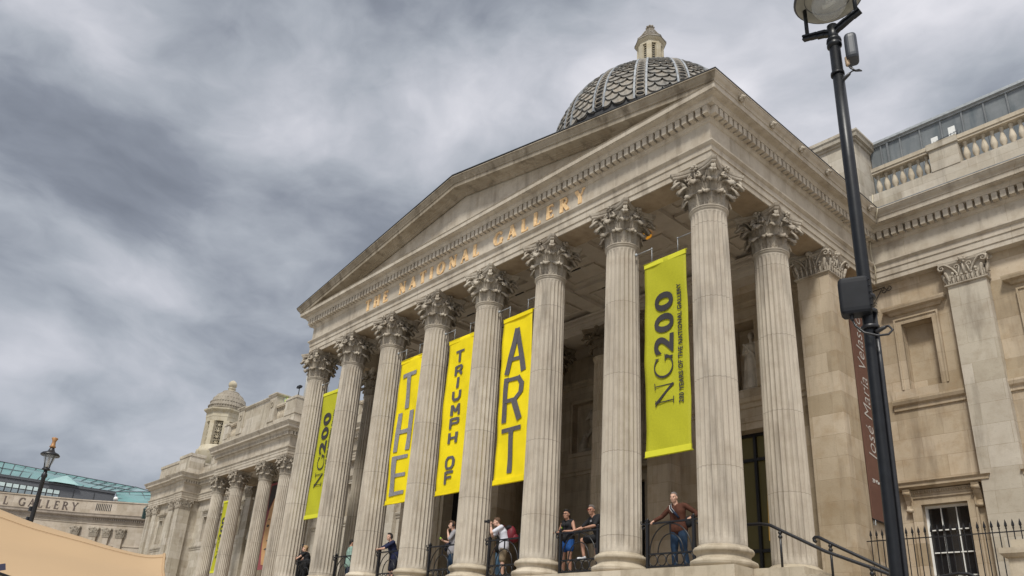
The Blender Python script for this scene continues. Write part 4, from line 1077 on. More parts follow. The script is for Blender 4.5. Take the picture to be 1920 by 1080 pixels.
# ---- banners
BW = 1.37
def banner(cx, mat, label, z0=2.73, z1=8.24, y=0.0, w=BW, hook=True, group='yellow banners hanging between the columns', seed=0, top=8.66, name='banner'):
    t = thing(name, label, 'banner', (cx, y, z0), 0, group); H = z1-z0; rnd = random.Random(seed)
    mb = MB(); nx, nz = 14, 40; vs = []
    ph = [rnd.uniform(0, 6) for _ in range(4)]
    def wob(u, v): return .020*math.sin(3.1*u*w+ph[0]+v*1.3)+.012*math.sin(v*2.3+ph[1])+.007*math.sin(u*9+v*5+ph[2])+.004*math.sin(u*15-v*3.1+ph[3])*math.sin(v*1.7+ph[1])
    for j in range(nz+1):
        for i in range(nx+1):
            u = -w/2+w*i/nx; v = H*j/nz; vs.append((u, wob(i/nx, v), v))
    fs = [(j*(nx+1)+i, j*(nx+1)+i+1, (j+1)*(nx+1)+i+1, (j+1)*(nx+1)+i) for j in range(nz) for i in range(nx)]
    k = len(vs); vs += [(x, yy+.006, z) for x, yy, z in vs]
    bd = []
    for i in range(nx): bd += [(i, i+1), (nz*(nx+1)+i, nz*(nx+1)+i+1)]
    for j in range(nz): bd += [(j*(nx+1), (j+1)*(nx+1)), (j*(nx+1)+nx, (j+1)*(nx+1)+nx)]
    fs += [tuple(q+k for q in f[::-1]) for f in fs]+[(a, b, b+k, a+k) for a, b in bd]
    part(mb.add(vs, fs, True), 'fabric', mat, t)
    hm = MB().box(-w/2-.01, w/2+.01, -.035, -.02, 0, .15).box(-w/2-.01, w/2+.01, -.035, -.02, H-.13, H); 
    part(MB().tube([(-w/2-.03, 0, .0), (w/2+.03, 0, .0)], .022, 8).tube([(-w/2-.03, 0, H), (w/2+.03, 0, H)], .022, 8), 'bar', mat, t)
    for a, b in ((-.004, .15), (H-.13, H+.004)): part(MB().add([(-w/2-.005, wob(0, a)-.022, a), (w/2+.005, wob(1, a)-.022, a), (w/2+.005, wob(1, b)-.022, b), (-w/2-.005, wob(0, b)-.022, b), (-w/2-.005, wob(0, a)+.02, a), (w/2+.005, wob(1, a)+.02, a), (w/2+.005, wob(1, b)+.02, b), (-w/2-.005, wob(0, b)+.02, b)], [(0,1,2,3),(7,6,5,4),(0,4,5,1),(1,5,6,2),(2,6,7,3),(3,7,4,0)]), 'hem', YELH if mat is YEL2 else mat, t)
    if hook:
        ht = top-z0
        for sg in (-1, 1):
            r = MB(); r.tube([(sg*.43, 0, H), (sg*.43, 0, ht)], .011, 6); r.ball((sg*.43, 0, ht), .03, 6, 5)
            r.tube([(sg*.43, 0, ht), (sg*(S/2-.45), 0, ht-.0)], .012, 6); r.ball((sg*(S/2-.47), 0, ht), .05, 6, 5); part(r, 'hanger', PALE, t)
    return t, (lambda u, v, l: (u, wob((u+w/2)/w, v)-.022-l, v))
def block_word(mb, letters, fn, x0, x1):
    for ch, z0, z1 in letters: strokes(mb, BLOCK[ch], x0, z0, x1-x0, z1-z0, fn, None, .004)
def block_letters(fn, letters, x0, x1, mat, t, thick):
    for ch, z0, z1, *xx in letters:
        a, b = xx if xx else (x0, x1)
        mb = MB(); 
        for st in BLOCK[ch]:
            _lift[0] = (_lift[0]+1) % 9; lf = .0012*_lift[0]
            for i in range(len(st)-1):
                (p, wa), (q, wb) = st[i], st[i+1]
                A = Vector((a+p[0]*(b-a), z0+p[1]*(z1-z0))); B = Vector((a+q[0]*(b-a), z0+q[1]*(z1-z0))); d = (B-A).normalized(); n = Vector((-d.y, d.x))*thick*(wa/.18)/2
                n_ = 8; prev = None; vs = []; fs = []
                for k in range(n_+1):
                    c = A.lerp(B, k/n_)
                    for s_ in (-1, 1):
                        pp = c+n*s_; vs.append(fn(pp.x, pp.y, .004+lf)); vs.append(fn(pp.x, pp.y, -.002))
                for k in range(n_): o = 4*k; fs += [(o, o+2, o+6, o+4), (o, o+4, o+5, o+1), (o+2, o+3, o+7, o+6)]
                mb.add(vs, fs)
        part(mb, 'taped_letter', mat, t)
t, fn = banner(-1.5*S+S-.0, YEL2, 'olive-yellow anniversary banner between the two nearest front columns', z1=8.22, seed=1) if False else banner(-.5*S+.03, YEL2, 'olive-yellow 200-year banner hanging above the man in the brown jumper', z1=8.22, seed=1)
def ng_text(t, fn, z0=2.73):
    def vmat(x, z, ysh=-.02):   # text running upwards, letter tops towards -x
        return Matrix(((0, -1, 0, x), (0, 0, -1, ysh), (1, 0, 0, z-z0), (0, 0, 0, 1)))
    mb = MB()
    def fv(u, v, l): return fn(-.02-.0-v+.25, u+3.97-z0, l+.004)
    x = 0
    for ch, wd in (('N', .78), ('G', .72)):
        strokes(mb, SERIF[ch][1], x, 0, .74 if ch == 'N' else .76, .58, lambda u, v, l: fn(.22-v, u+3.97-z0, l), .46, .004); x += .70
    part(mb, 'serif_letters', INK, t)
    me = place_font(font_mesh('200', 1, .03, 1.12), vmat(.24, 5.39), wid=1.80, hei=.60); fpart(me, 'bold_numerals', INK, t, fn)
    me = place_font(font_mesh('200 YEARS OF THE NATIONAL GALLERY', .16, .004, 1.1), vmat(.50, 3.97), wid=3.30, hei=.135); fpart(me, 'small_lettering', INK, t, fn)
ng_text(t, fn)
t, fn = banner(-2.5*S+.04, YEL, 'bright yellow banner with the taped word ART', z0=2.73, z1=8.26, seed=2)
block_letters(fn, [('A', 3.51, 5.04), ('R', 1.91, 3.40), ('T', .30, 1.74)], -.44, .44, TAPE, t, .19)
t, fn = banner(-3.5*S+.05, YEL, 'bright yellow banner with the taped words TRIUMPH OF', z0=2.73, z1=8.26, seed=3)
block_letters(fn, [('T', 4.60, 5.03), ('R', 4.12, 4.47), ('I', 3.64, 4.04, -.14, .14), ('U', 3.19, 3.54), ('M', 2.67, 3.05), ('P', 2.20, 2.57), ('H', 1.69, 2.06), ('O', .80, 1.23), ('F', .32, .73)], -.22, .23, TAPE, t, .108)
t, fn = banner(-4.5*S+.0, YEL, 'bright yellow banner with the taped word THE', z0=2.73, z1=8.24, seed=4)
block_letters(fn, [('T', 3.50, 4.92), ('H', 1.88, 3.37), ('E', .28, 1.72)], -.43, .45, TAPE2, t, .215)
t, fn = banner(-6.5*S+.03, YEL2, 'olive-yellow 200-year banner between the two leftmost columns of the great portico', z1=8.16, seed=5); ng_text(t, fn)
t, fn = banner(-47.98, YEL2, 'small olive-yellow 200-year banner in the distant left-hand portico', z0=2.95, z1=8.25, y=8.5, seed=6, hook=False, w=1.3); 
def vm2(x, z, z0): return Matrix(((0, -1, 0, x), (0, 0, -1, -.02), (1, 0, 0, z-z0), (0, 0, 0, 1)))
mb = MB(); x = 0
for ch in 'NG': strokes(mb, SERIF[ch][1], x, 0, .70, .58, lambda u, v, l: fn(.25-v, u+1.0, l), .46, .004); x += .66
part(mb, 'serif_letters', INK, t); fpart(place_font(font_mesh('200', 1, .03, 1.12), vm2(.26, 2.95+2.35, 2.95), wid=1.7, hei=.58), 'bold_numerals', INK, t, fn)
# portrait hanging in the west portico
t = thing('portrait_banner', 'tall reddish banner with a painted face in the distant left portico', 'banner', (-45.0, 10.9, 3.4))
part(MB().box(-1.45, 1.5, -.02, .02, 0, 6.4), 'fabric', plain('rose_banner', (.28, .075, .085), .7, 0, .1, 1.5), t)
SKN = plain('painted_skin', (.56, .33, .16), .7, 0, .12, 3); part(MB().prism([(-.75, 1.2), (-.5, .35), (.8, .2), (1.49, .3), (1.49, 5.3), (.9, 5.5), (-.1, 5.2), (-.6, 4.4), (-.85, 3.2), (-.87, 2.1)], 'y', -.045, -.022), 'painted_face', SKN, t)
hd_ = plain('painted_hair', (.05, .045, .045), .7, 0, .1); part(MB().prism([(-.85, 4.3), (-.25, 5.1), (.6, 5.4), (1.49, 5.2), (1.49, 6.2), (-.85, 6.2), (-.95, 5.4)], 'y', -.07, -.046), 'painted_hair', hd_, t)
mb = MB()
for x, z in ((-.42, 3.15), (.5, 3.25)): mb.prism([(x-.22, z), (x, z+.13), (x+.22, z), (x, z-.10)], 'y', -.06, -.046); mb.prism([(x-.25, z+.42), (x+.0, z+.55), (x+.26, z+.43), (x, z+.48)], 'y', -.06, -.046)
mb.prism([(-.45, 1.45), (-.15, 1.53), (.2, 1.45), (-.15, 1.36)], 'y', -.06, -.046); mb.prism([(-.25, 2.1), (-.2, 2.0), (.05, 2.05), (.03, 2.12)], 'y', -.06, -.046); part(mb, 'painted_features', hd_, t)
# brown banner on the flank wall
t = thing('exhibition_banner', 'brown exhibition banner with white slanted lettering beside the right-hand end pier', 'banner', (.06, 8.05, 2.35))
part(MB().box(-.02, .02, -.66, .60, 0, 7.3), 'fabric', MAROON, t)
part(MB().tube([(0, -.68, 0), (0, .62, 0)], .025, 8).tube([(0, -.68, 7.3), (0, .62, 7.3)], .025, 8), 'bar', IRON, t)
part(MB().tube([(-.02, -.60, -.02), (-.02, -.60, -.16), (.02, -.57, -.16), (.02, -.57, -.02)], .012, 5), 'hook', PALE, t)
# text running up: along +z, letter tops towards -y ; faces +x
def fm(y, z): return Matrix(((0, 0, 1, .026), (0, -1, 0, y), (1, 0, 0, z), (0, 0, 0, 1)))
fpart(place_font(font_mesh('José María Velasco', 1, -.012, 1.0, shear=.18), fm(.15, 1.78), wid=4.75, hei=.60), 'lettering', plain('off_white_print', (.48, .45, .42), .6), t)
fpart(place_font(font_mesh('29 March', .1), Matrix(((0, 0, 1, .026), (1, 0, 0, -.45), (0, 1, 0, 1.1), (0, 0, 0, 1))), wid=.6), 'small_lettering', WHITE, t)
# ---- iron railings between the columns
def railing_master():
    t = thing('iron_railing', 'x', 'railing', (0, 0, 0), 0, 'black iron railings between the front columns')
    f = MB(); W_ = .66
    for x in (-W_, W_): f = MB(); f.box(x-.034, x+.034, -.034, .034, -.1, 1.12); f.box(x-.045, x+.045, -.045, .045, 1.121, 1.16); f.ball((x, 0, 1.18), .035, 8, 5); part(f, 'post', IRON, t)
    r = MB().box(-W_-.14, W_+.12, -.03, .03, 1.055, 1.092)
    for sg in (-1, 1):
        x0 = sg*(W_+.13)
        r.tube([(x0, 0, 1.075), (x0+sg*.05, 0, 1.08), (x0+sg*.075, 0, 1.12), (x0+sg*.06, 0, 1.16)], .016, 6)
        r.tube([(x0, 0, 1.06), (x0+sg*.04, 0, 1.03), (x0+sg*.035, 0, .97), (x0-sg*.01, 0, .955), (x0-sg*.035, 0, .985)], .016, 6); r.ball((x0-sg*.03, 0, .985), .028, 6, 5)
    part(r, 'handrail', IRON, t)
    a = MB()
    for rx, top, r_ in ((.60, 1.04, .017), (.36, .80, .016)):
        a.tube([(rx*math.cos(PI*i/24), 0, .36+(top-.36)*math.sin(PI*i/24)) for i in range(25)], r_, 6)
    a.box(-.014, .014, -.014, .014, .80, 1.055); part(a, 'arch', IRON, t)
    l = MB().box(-W_, W_, -.022, .022, .335, .37).box(-W_-.05, W_+.05, -.025, .025, .04, .075); part(l, 'lower_rail', IRON, t)
    c = MB()
    for i in range(5): x = (i-2)*.25; c.tube([(x+.118*math.cos(PI*j/9), 0, .205+.128*math.sin(PI*j/9)) for j in range(19)], .014, 6, cap=False)
    part(c, 'ring_row', IRON, t); return t
rl = railing_master()
RLB = ['black iron railing under the man in the brown jumper', 'black iron railing in front of the couple in black tops', 'black iron railing beneath the photographer with the red backpack',
       'black iron railing before the dark doorway and the youth eating', 'black iron railing the man in the navy polo leans on', 'black iron railing in front of the man in the mint shirt', 'leftmost black iron railing, where the blonde woman stands']
for i in range(7):
    p = (-(i+.5)*S+.04, 0, 0)
    if i == 0: rl.location = p; rl['label'] = RLB[0]
    else: dup(rl, p, label=RLB[i])
# ---- stair handrails
def handrail(loc, pts, posts, label):
    t = thing('stair_handrail', label, 'handrail', loc, 0, 'black handrails down the portico stairs')
    part(MB().tube(pts, .036, 10), 'handrail', IRON, t)
    for x, zt, zb in posts: part(MB().tube([(x, 0, zb), (x, 0, zt)], .026, 8).ball((x, 0, zt-.04), .045, 8, 5).lathe([(.03, 0), (.045, .02), (.045, .05), (.03, .07)], (x, 0, zt-.16), 10), 'post', IRON, t)
    return t
handrail((1.0, .6, -.1), [(-.80, 0, 1.07), (-.75, 0, 1.075), (-.4, 0, 1.06), (-.2, 0, 1.02), (.06, 0, .88), (1.0, 0, .38), (2.17, 0, -.10), (2.6, 0, -.32), (3.0, 0, -.50), (6.0, 0, -2.0)], [(.03, .87, 0.0), (1.9, .02, -1.2), (4.0, -1.0, -2.2)], 'black stair handrail starting behind the nearest corner column')
handrail((1.0, 1.0, -.1), [(.62, 0, .66), (.58, 0, .69), (.575, 0, .735), (.61, 0, .765), (.68, 0, .76), (.92, 0, .62), (2.04, 0, .02), (3.0, 0, -.48), (6.0, 0, -2.0)], [(.92, .60, -.2), (3.6, -.8, -2.0)], 'shorter black stair handrail with a hooked end, behind the other one')
# lower handrail of the next flight
t = thing('low_handrail', 'black handrail crossing the bottom edge in front of the sash window', 'handrail', (2.2, 4.0, -.1))
part(MB().tube([(-.6, 0, .16), (0, 0, .20), (.7, 0, .31), (1.05, 0, .36), (1.25, 0, .34), (1.5, 0, .20), (2.4, 0, -.4)], .036, 10), 'handrail', IRON, t)
for x in (0.0, 1.2): part(MB().tube([(x, 0, -3), (x, 0, .26)], .026, 8), 'post', IRON, t)
# ---- spiked fence along the area
FY = 6.0
t = thing('spiked_fence', 'thin black fence with spear heads in front of the ground-floor window', 'fence', (.46, FY, -1.5))
mb = MB(); x = .10; spear = MB().box(-.0095, .0095, -.0095, .0095, 0, 3.05)
spear.lathe([(.012, 0), (.024, .02), (.015, .05), (.034, .08), (.026, .14), (.0, .24)], (0, 0, 3.03), 6, smooth=False)
sm_ = spear.mesh('spear_bar'); sm_.materials.append(IRON)
while x < 5.2:
    link('spear_bar', sm_, t, (x, 0, 0)); x += .150
part(MB().box(-.02, 5.3, -.012, .012, 2.955, 2.98).box(-.02, 5.3, -.012, .012, .4, .44), 'cross_rail', IRON, t)
t = thing('gate_pier', 'square cream stone pier with a flat cap at the lower right edge', 'pier', (4.15, 5.4, -1.5))
part(MB().box(-.22, .5, -.36, .3, 0, 2.25), 'shaft', S_PLN, t)
part(MB().sweep([(-.02, 2.20), (.06, 2.22), (.12, 2.30), (.12, 2.42), (-.02, 2.43)], [(-.22, .3), (-.22, -.36), (.5, -.36), (.5, .3)]).box(-.20, .48, -.34, .3, 2.2, 2.425).box(-.14, .42, -.28, .24, 2.425, 2.62), 'cap', S_PLN, t)
# ---- scroll bracket on the wing
t = thing('scroll_bracket', 'small black wrought-iron scroll bracket under the wing entablature', 'bracket', (.10, 8.91, 9.75))
def scr(c, r, a0, sg, n=16, turns=1.1): return [(c[0]+r*(1-.75*i/n)*math.cos(a0+sg*2*PI*turns*i/n), -.03, c[1]+r*(1-.75*i/n)*math.sin(a0+sg*2*PI*turns*i/n)) for i in range(n+1)]
part(MB().tube([(0, -.03, -.7), (0, -.03, .35)], .016, 6).tube([(0, -.03, .30), (.55, -.03, .35)], .016, 6).tube([(0, -.03, -.35), (.45, -.03, .30)], .014, 6).tube(scr((.50, .22), .10, PI/2, -1), .012, 5).tube(scr((.66, .25), .10, PI/2, -1), .012, 5).tube(scr((.14, -.18), .10, 0, 1), .012, 5).tube(scr((.14, -.48), .10, 0, 1), .012, 5), 'scrollwork', IRON, t)
# drain pipe cable down the inner corner
tag(MB().tube([(.87, 8.36, 13.3), (.86, 8.30, 12.9), (.9, 8.0, 12.56), (1.13, 7.93, 12.45), (1.05, 7.98, 12.2), (.62, 8.42, 11.95), (.52, 8.5, 11.5), (.50, 8.56, 11.0), (.58, 8.52, 10.7), (.53, 8.56, 10.2)], .022, 6).obj('wall_cable', S_CUP), 'pale cable snaking down the inner corner of the cornice', 'cable')
# white floodlights behind the balustrade and a wire tray
for i, (x, z, lb) in enumerate(((2.76, 14.84, 'small white panel standing behind the balustrade, left one of two'), (3.30, 14.98, 'small white panel standing behind the balustrade, right one of two'))):
    t = thing('roof_sign', lb, 'panel', (x, 9.1, z), 0, 'white panels behind the roof balustrade'); part(MB().box(-.10, .10, -.02, .02, -.14, .22), 'plate', WHITE, t); part(MB().box(-.015, .015, .02, .04, -1.6, .1), 'stand', IRON, t)
t = thing('wire_tray', 'low grey wire tray between the two white roof panels', 'wire tray', (3.05, 9.0, 14.62)); mb = MB()
for z in (0, .10, .2): mb.tube([(-.42, 0, z-.04), (.42, 0, z+.07)], .012, 4)
for i in range(9): x = -.42+i*.105; mb.tube([(x, 0, -.04+.055*(i/8*2)), (x+.02, 0, .2+.014*i)], .010, 4); mb.tube([(x, .1, -.04+.055*(i/8*2)), (x+.1, 0, .12+.014*i)], .010, 4)
part(mb, 'wires', GREYM, t)
# ---- niche statues and reliefs
def robed(c, H, rz=0, lean=0):
    mb = MB(); k = H/1.8
    def q(x, y, z): return (x*k, y*k, z*k)
    mb.ball(q(0, -.02, 1.66), (.078*k, .09*k, .115*k), 12, 9); mb.ball(q(0, .02, 1.70), (.09*k, .09*k, .10*k), 10, 8); mb.caps(q(0, 0, 1.45), .055*k, q(0, -.01, 1.6), .05*k)
    mb.caps(q(-.15, 0, 1.40), .075*k, q(.15, 0, 1.40), .075*k); mb.caps(q(-.07, 0, 1.05), .13*k, q(-.07, 0, 1.32), .13*k); mb.caps(q(.07, 0, 1.05), .13*k, q(.07, 0, 1.32), .13*k)
    for x, y, r in ((-.12, 0, .13), (.12, .02, .13), (0, -.05, .14), (.05, -.07, .11)): mb.caps(q(x*.8, y, 1.0), r*k, q(x*1.25, y-.03, .06), (r+.02)*k)
    for i in range(11):
        a = PI*(1.1+.8*i/10)*1.0; mb.caps(q(.17*math.cos(a), .12*math.sin(a), .98), .025*k, q(.27*math.cos(a)+.03, .22*math.sin(a), .04), .035*k, 6)
    mb.caps(q(.20, 0, 1.40), .058*k, q(.27, -.02, 1.12), .048*k); mb.caps(q(.27, -.02, 1.12), .046*k, q(.20, -.16, .92), .038*k); mb.ball(q(.19, -.18, .90), .045*k)
    mb.caps(q(-.20, 0, 1.40), .058*k, q(-.25, -.03, 1.14), .048*k); mb.caps(q(-.25, -.03, 1.14), .046*k, q(-.05, -.18, 1.16), .036*k)
    mb.caps(q(-.2, -.08, 1.42), .04*k, q(.18, -.15, .95), .05*k, 6); mb.caps(q(.18, -.15, .95), .045*k, q(.24, -.12, .3), .05*k, 6)
    return remesh(mb, 'figure', .02, 1, S_STAT)
t = thing('robed_statue', 'pale robed stone statue standing in the niche behind the flank column', 'statue', (-2.78, 6.42, 6.56)); link('figure', robed(None, 2.05), t); part(MB().box(-.36, .36, -.24, .22, -.06, .0), 'plinth', S_STAT, t)
t = thing('robed_statue', 'dark robed statue in the niche left of the recess', 'statue', (2*XC+2.92, 6.42, 6.56)); link('figure', robed(None, 2.0), t); part(MB().box(-.36, .36, -.24, .22, -.06, .0), 'plinth', S_STAT, t)
def horse_relief(x, label, flip=1):
    t = thing('horse_relief', label, 'relief', (x, 9.22, 6.62)); mb = MB()
    def P(u, v, o=0): return (flip*u, -.05-o, v)
    for a, ra, b, rb in (((.0, 1.75), .13, (-.28, 1.52), .07), ((.05, 1.75), .15, (.22, 1.25), .22), ((.22, 1.25), .26, (.65, 1.05), .25), ((.1, 1.1), .10, (-.18, .75), .06), ((-.18, .75), .055, (-.28, .95), .05), ((.7, 1.0), .2, (.75, .5), .1), ((.75, .5), .07, (.68, .12), .06), ((.4, .9), .13, (.3, .45), .07), ((.3, .45), .06, (.4, .1), .05), ((-.45, .3), .2, (-.35, .62), .16), ((-.36, .72), .10, (-.34, .80), .10), ((-.55, .15), .14, (-.05, .12), .10)): mb.caps(P(*a), ra, P(*b), rb)
    mb.caps(P(.08, 1.9), .035, P(.10, 2.02), .015); 
    link('carved_figures', remesh(mb, 'carved_figures', .025, 1, S_STAT), t)
horse_relief(-12.2, 'grey carved horse relief in the dark panel left of the inner column')
horse_relief(-8.0, 'carved horse relief in the dark recess panel partly hidden by the big olive-yellow banner', -1)
# ---- foreground lamp post
LX, LY = 7.5126, -9.2076
t = thing('street_lamp', 'tall black street lamp cut off at the top edge, nearest the camera', 'street lamp', (LX, LY, -4.25))
DXL = Vector((.924, .382, 0)); Z0 = 4.25
def lp(lat, z, dep=0.0): v = DXL*lat+Vector((.382, -.924, 0))*dep; return (v.x, v.y, z+Z0)
pole = MB(); pole.tube([lp(-.065, -4.25), lp(-.037, -1.76), lp(-.028, -1.2), lp(-.018, -.11), lp(-.008, .45), lp(.0, .55), lp(.003, 2.0), lp(.004, 3.45)], [.06, .048, .047, .046, .046, .055, .055, .052], 20)
pole.tube([lp(-.08, -4.25), lp(-.075, -3.3)], [.14, .12], 20); part(pole, 'pole', POLE, t)
mb = MB().lathe([(.052, 0), (.070, .02), (.070, .05), (.055, .07), (.072, .08), (.068, .11), (.05, .13)], lp(.004, 3.40), 18).lathe([(.048, 0), (.050, .24)], lp(.004, 3.45), 18)
mb.lathe([(.064, 0), (.064, .03)], lp(.0, 3.05), 18); part(mb, 'collar', POLE, t)
yk = MB(); pts = []
for i in range(9): u = -1+i/4; pts.append(Vector((u*.285, .02*u, 3.60+.11*abs(u)**.8+Z0)))
for i in range(8):
    a, b = pts[i], pts[i+1]; d = (b-a); ang = math.atan2(d.z, d.x); R_ = Matrix.Rotation(-ang, 3, 'Y'); yk.cbox((a+b)/2, (d.length*1.08, .05, .07 if 1 < i < 6 else .055), R_); yk.cbox((a+b)/2+Vector((0, -.03, .01)), (d.length*1.02, .02, .02), R_)
part(yk, 'yoke', POLE, t)
for sg in (-1, 1): part(MB().tube([(sg*.245, .02*sg, 3.70+Z0), (sg*.245, .02*sg, 4.07+Z0)], .020, 10), 'arm', POLE, t)
dishm = plain('lamp_dish_inside', (.27, .26, .22), .5, 0, .2, 6, .05)
part(MB().lathe([(.10, .05), (.22, .04), (.235, .02), (.30, .0), (.325, -.005), (.335, .01), (.325, .06), (.26, .20), (.14, .32), (.02, .38)], (0, 0, 4.05+Z0), 40, cap=False), 'dish', plain('lamp_dish', (.05, .052, .06), .35, .1, .1), t)
part(MB().lathe([(.315, .004), (.235, .026), (.225, .046), (.10, .056), (.0, .057)], (0, 0, 4.04+Z0), 40, cap=False), 'reflector', dishm, t)
part(MB().lathe([(.165, .0), (.172, -.03), (.165, -.08), (.135, -.13), (.085, -.17), (.03, -.187), (.0, -.19)], (0, 0, 4.03+Z0), 32, cap=False), 'glass_bowl', LGLASS, t)
part(MB().caps((-.05, 0, 3.99+Z0), .022, (.05, 0, 3.99+Z0), .022, 8).lathe([(.03, 0), (.03, .05)], (0, 0, 4.0+Z0), 8), 'bulb', plain('bulb', (.6, .58, .5), .3), t)
def rbox(mb, c, w_, d_, h_, r_, ax_x, ax_y, n=4):
    pts = []
    for sx, sy, a0 in ((1, 1, 0), (-1, 1, 90), (-1, -1, 180), (1, -1, 270)):
        for i in range(n+1):
            a = math.radians(a0+90*i/n); pts.append(((w_/2-r_)*sx+r_*math.cos(a), (d_/2-r_)*sy+r_*math.sin(a)))
    vs = []; lv = ((-h_/2, .86), (-h_/2+.02, .97), (-h_/2+.05, 1), (h_/2-.05, 1), (h_/2-.02, .97), (h_/2, .86)); k = len(pts)
    for dz, s_ in lv:
        for u, v in pts: vs.append(Vector(c)+ax_x*u*s_+ax_y*v*s_+Vector((0, 0, dz)))
    fs = [(i*k+j, i*k+(j+1) % k, (i+1)*k+(j+1) % k, (i+1)*k+j) for i in range(len(lv)-1) for j in range(k)]+[tuple(range(k))[::-1], tuple((len(lv)-1)*k+j for j in range(k))]
    mb.add(vs, fs, False); return mb
TX = Vector((.382, -.924, 0))
sm1 = rbox(MB(), lp(.150, 3.315, .02), .115, .17, .30, .04, DXL, TX); part(sm1, 'sensor_box', GREYM, t)
mb = MB().caps(lp(.10, 3.20, .04), .025, lp(.10, 3.12, .04), .022, 8); part(mb, 'gland', plain('brass_gland', (.45, .33, .22), .4, .4), t)
mb = MB().tube([lp(.10, 3.12, .04), lp(.12, 3.06, .05), lp(.17, 3.0, .06), lp(.21, 2.99, .06), lp(.19, 3.02, .05), lp(.13, 3.03, .04), lp(.05, 2.98, .03)], .008, 6).tube([lp(.115, 3.12, .04), lp(.14, 3.04, .05), lp(.16, 3.01, .05)], .008, 6).caps(lp(.045, 2.97, .02), .022, lp(.10, 3.01, .03), .016, 6); part(mb, 'cable', IRON, t)
mb = rbox(MB(), lp(-.088, .575, .06), .25, .15, .34, .03, DXL, TX)
for i in range(5): mb.ball(lp(.035, .70-.06*i, .135), .009, 6, 4)
part(mb, 'control_box', plain('black_box', (.012, .013, .016), .55, 0, .2, 8, .05, .2), t)
for z in (.62, .48, .33): part(MB().lathe([(.068, 0), (.075, .005), (.075, .03), (.068, .035)], lp(.0, z-.05), 18), 'band', IRON, t)
mb = MB().caps(lp(-.13, .41, .07), .02, lp(-.13, .37, .07), .018, 6).tube([lp(-.13, .38, .07), lp(-.11, .30, .08), lp(-.05, .22, .10), (Vector(lp(.05, .18, .10))), lp(.13, .19, .08), lp(.165, .235, .06), lp(.14, .28, .05), lp(.09, .275, .04)], .010, 8).caps(lp(.05, .25, .03), .022, lp(.11, .275, .04), .016, 8); part(mb, 'cable_loop', IRON, t)
part(MB().tube([lp(.046, .45, -.01), lp(.045, -.11, -.01), lp(.034, -1.2, -.01), lp(.028, -1.76, -.01), lp(.01, -4.2)], .021, 8), 'conduit', IRON, t)
# ---- ornamental lamp on the left
t = thing('heritage_lamp', 'slim black heritage lamp with a gold finial, left of the gallery', 'street lamp', (-13.37, -11.08, -4.25)); Z0 = 4.25
part(MB().lathe([(.16, 0), (.16, .5), (.12, .6), (.09, 1.2), (.07, 1.4), (.062, 3.6), (.055, 5.55), (.075, 5.58), (.075, 5.64), (.05, 5.68), (.045, 5.78)], (0, 0, 0), 16), 'post', IRON, t)
mb = MB()
for j in range(4): a = j*PI/2+.5; mb.tube([(0, 0, 5.74), (math.cos(a)*.085, math.sin(a)*.085, 5.80), (math.cos(a)*.10, math.sin(a)*.10, 5.95), (math.cos(a)*.145, math.sin(a)*.145, 6.16)], .012, 6)
part(mb.lathe([(.05, 5.74), (.11, 5.78), (.10, 5.80), (.03, 5.84)], (0, 0, 0), 12), 'cradle', IRON, t)
part(MB().lathe([(.07, 5.86), (.115, 5.98), (.150, 6.12), (.150, 6.18)], (0, 0, 0), 20, cap=False), 'glass', LGLASS, t)
part(MB().lathe([(.04, 5.84), (.03, 6.1)], (0, 0, 0), 10), 'bulb', plain('lamp_bulb', (.75, .70, .6), .4), t)
part(MB().lathe([(.17, 6.17), (.235, 6.15), (.245, 6.18), (.20, 6.23), (.10, 6.27), (.07, 6.33), (.055, 6.38)], (0, 0, 0), 28), 'hood', IRON, t)
part(MB().lathe([(.05, 6.37), (.085, 6.40), (.06, 6.44), (.05, 6.50), (.045, 6.55), (.085, 6.64), (.06, 6.66)], (0, 0, 0), 16), 'crown_finial', plain('gold_paint', (.36, .19, .08), .5, .2), t)
for z in (4.72, 4.58): part(MB().box(-.20, -.06, -.10, .04, z-.06 if z > 4.6 else z-.24, z+.06 if z > 4.6 else z-.07), 'control_box', IRON, t)
part(MB().tube([(-.15, 0, 4.36), (-.2, 0, 4.25), (-.08, 0, 4.18)], .01, 5), 'cable', IRON, t)
# ---- stretch canopy
rows = [
[(-2.61,-16.46,-1.57),(-2.63,-15.59,-1.73),(-2.59,-14.63,-1.92),(-2.47,-13.62,-2.11),(-2.39,-13.2,-2.19),(-2.26,-12.56,-2.27),(-2.12,-12.09,-2.34),(-2.0,-11.7,-2.37),(-1.92,-11.46,-2.34)],
[(0.71,-16.26,-1.02),(0.69,-15.61,-1.18),(0.72,-14.9,-1.37),(0.81,-14.15,-1.56),(0.87,-13.84,-1.64),(0.97,-13.37,-1.72),(1.07,-13.02,-1.79),(1.16,-12.73,-1.82),(1.22,-12.55,-1.79)],
[(1.99,-16.0,-1.76),(1.99,-15.47,-1.83),(2.02,-14.9,-1.9),(2.11,-14.28,-1.97),(2.16,-14.02,-2.0),(2.25,-13.63,-2.03),(2.33,-13.34,-2.05),(2.4,-13.1,-2.06),(2.45,-12.95,-2.04)],
[(3.19,-15.8,-2.33),(3.19,-15.37,-2.33),(3.23,-14.91,-2.33),(3.3,-14.41,-2.33),(3.35,-14.2,-2.32),(3.42,-13.87,-2.31),(3.49,-13.63,-2.31),(3.56,-13.43,-2.3),(3.6,-13.3,-2.28)],
[(4.39,-15.64,-2.76),(4.4,-15.3,-2.72),(4.44,-14.93,-2.68),(4.5,-14.53,-2.64),(4.54,-14.37,-2.62),(4.6,-14.11,-2.6),(4.66,-13.92,-2.58),(4.72,-13.75,-2.56),(4.75,-13.65,-2.55)]]
def cr(p0, p1, p2, p3, t):
    return .5*((2*p1)+(-p0+p2)*t+(2*p0-5*p1+4*p2-p3)*t*t+(-p0+3*p1-3*p2+p3)*t*t*t)
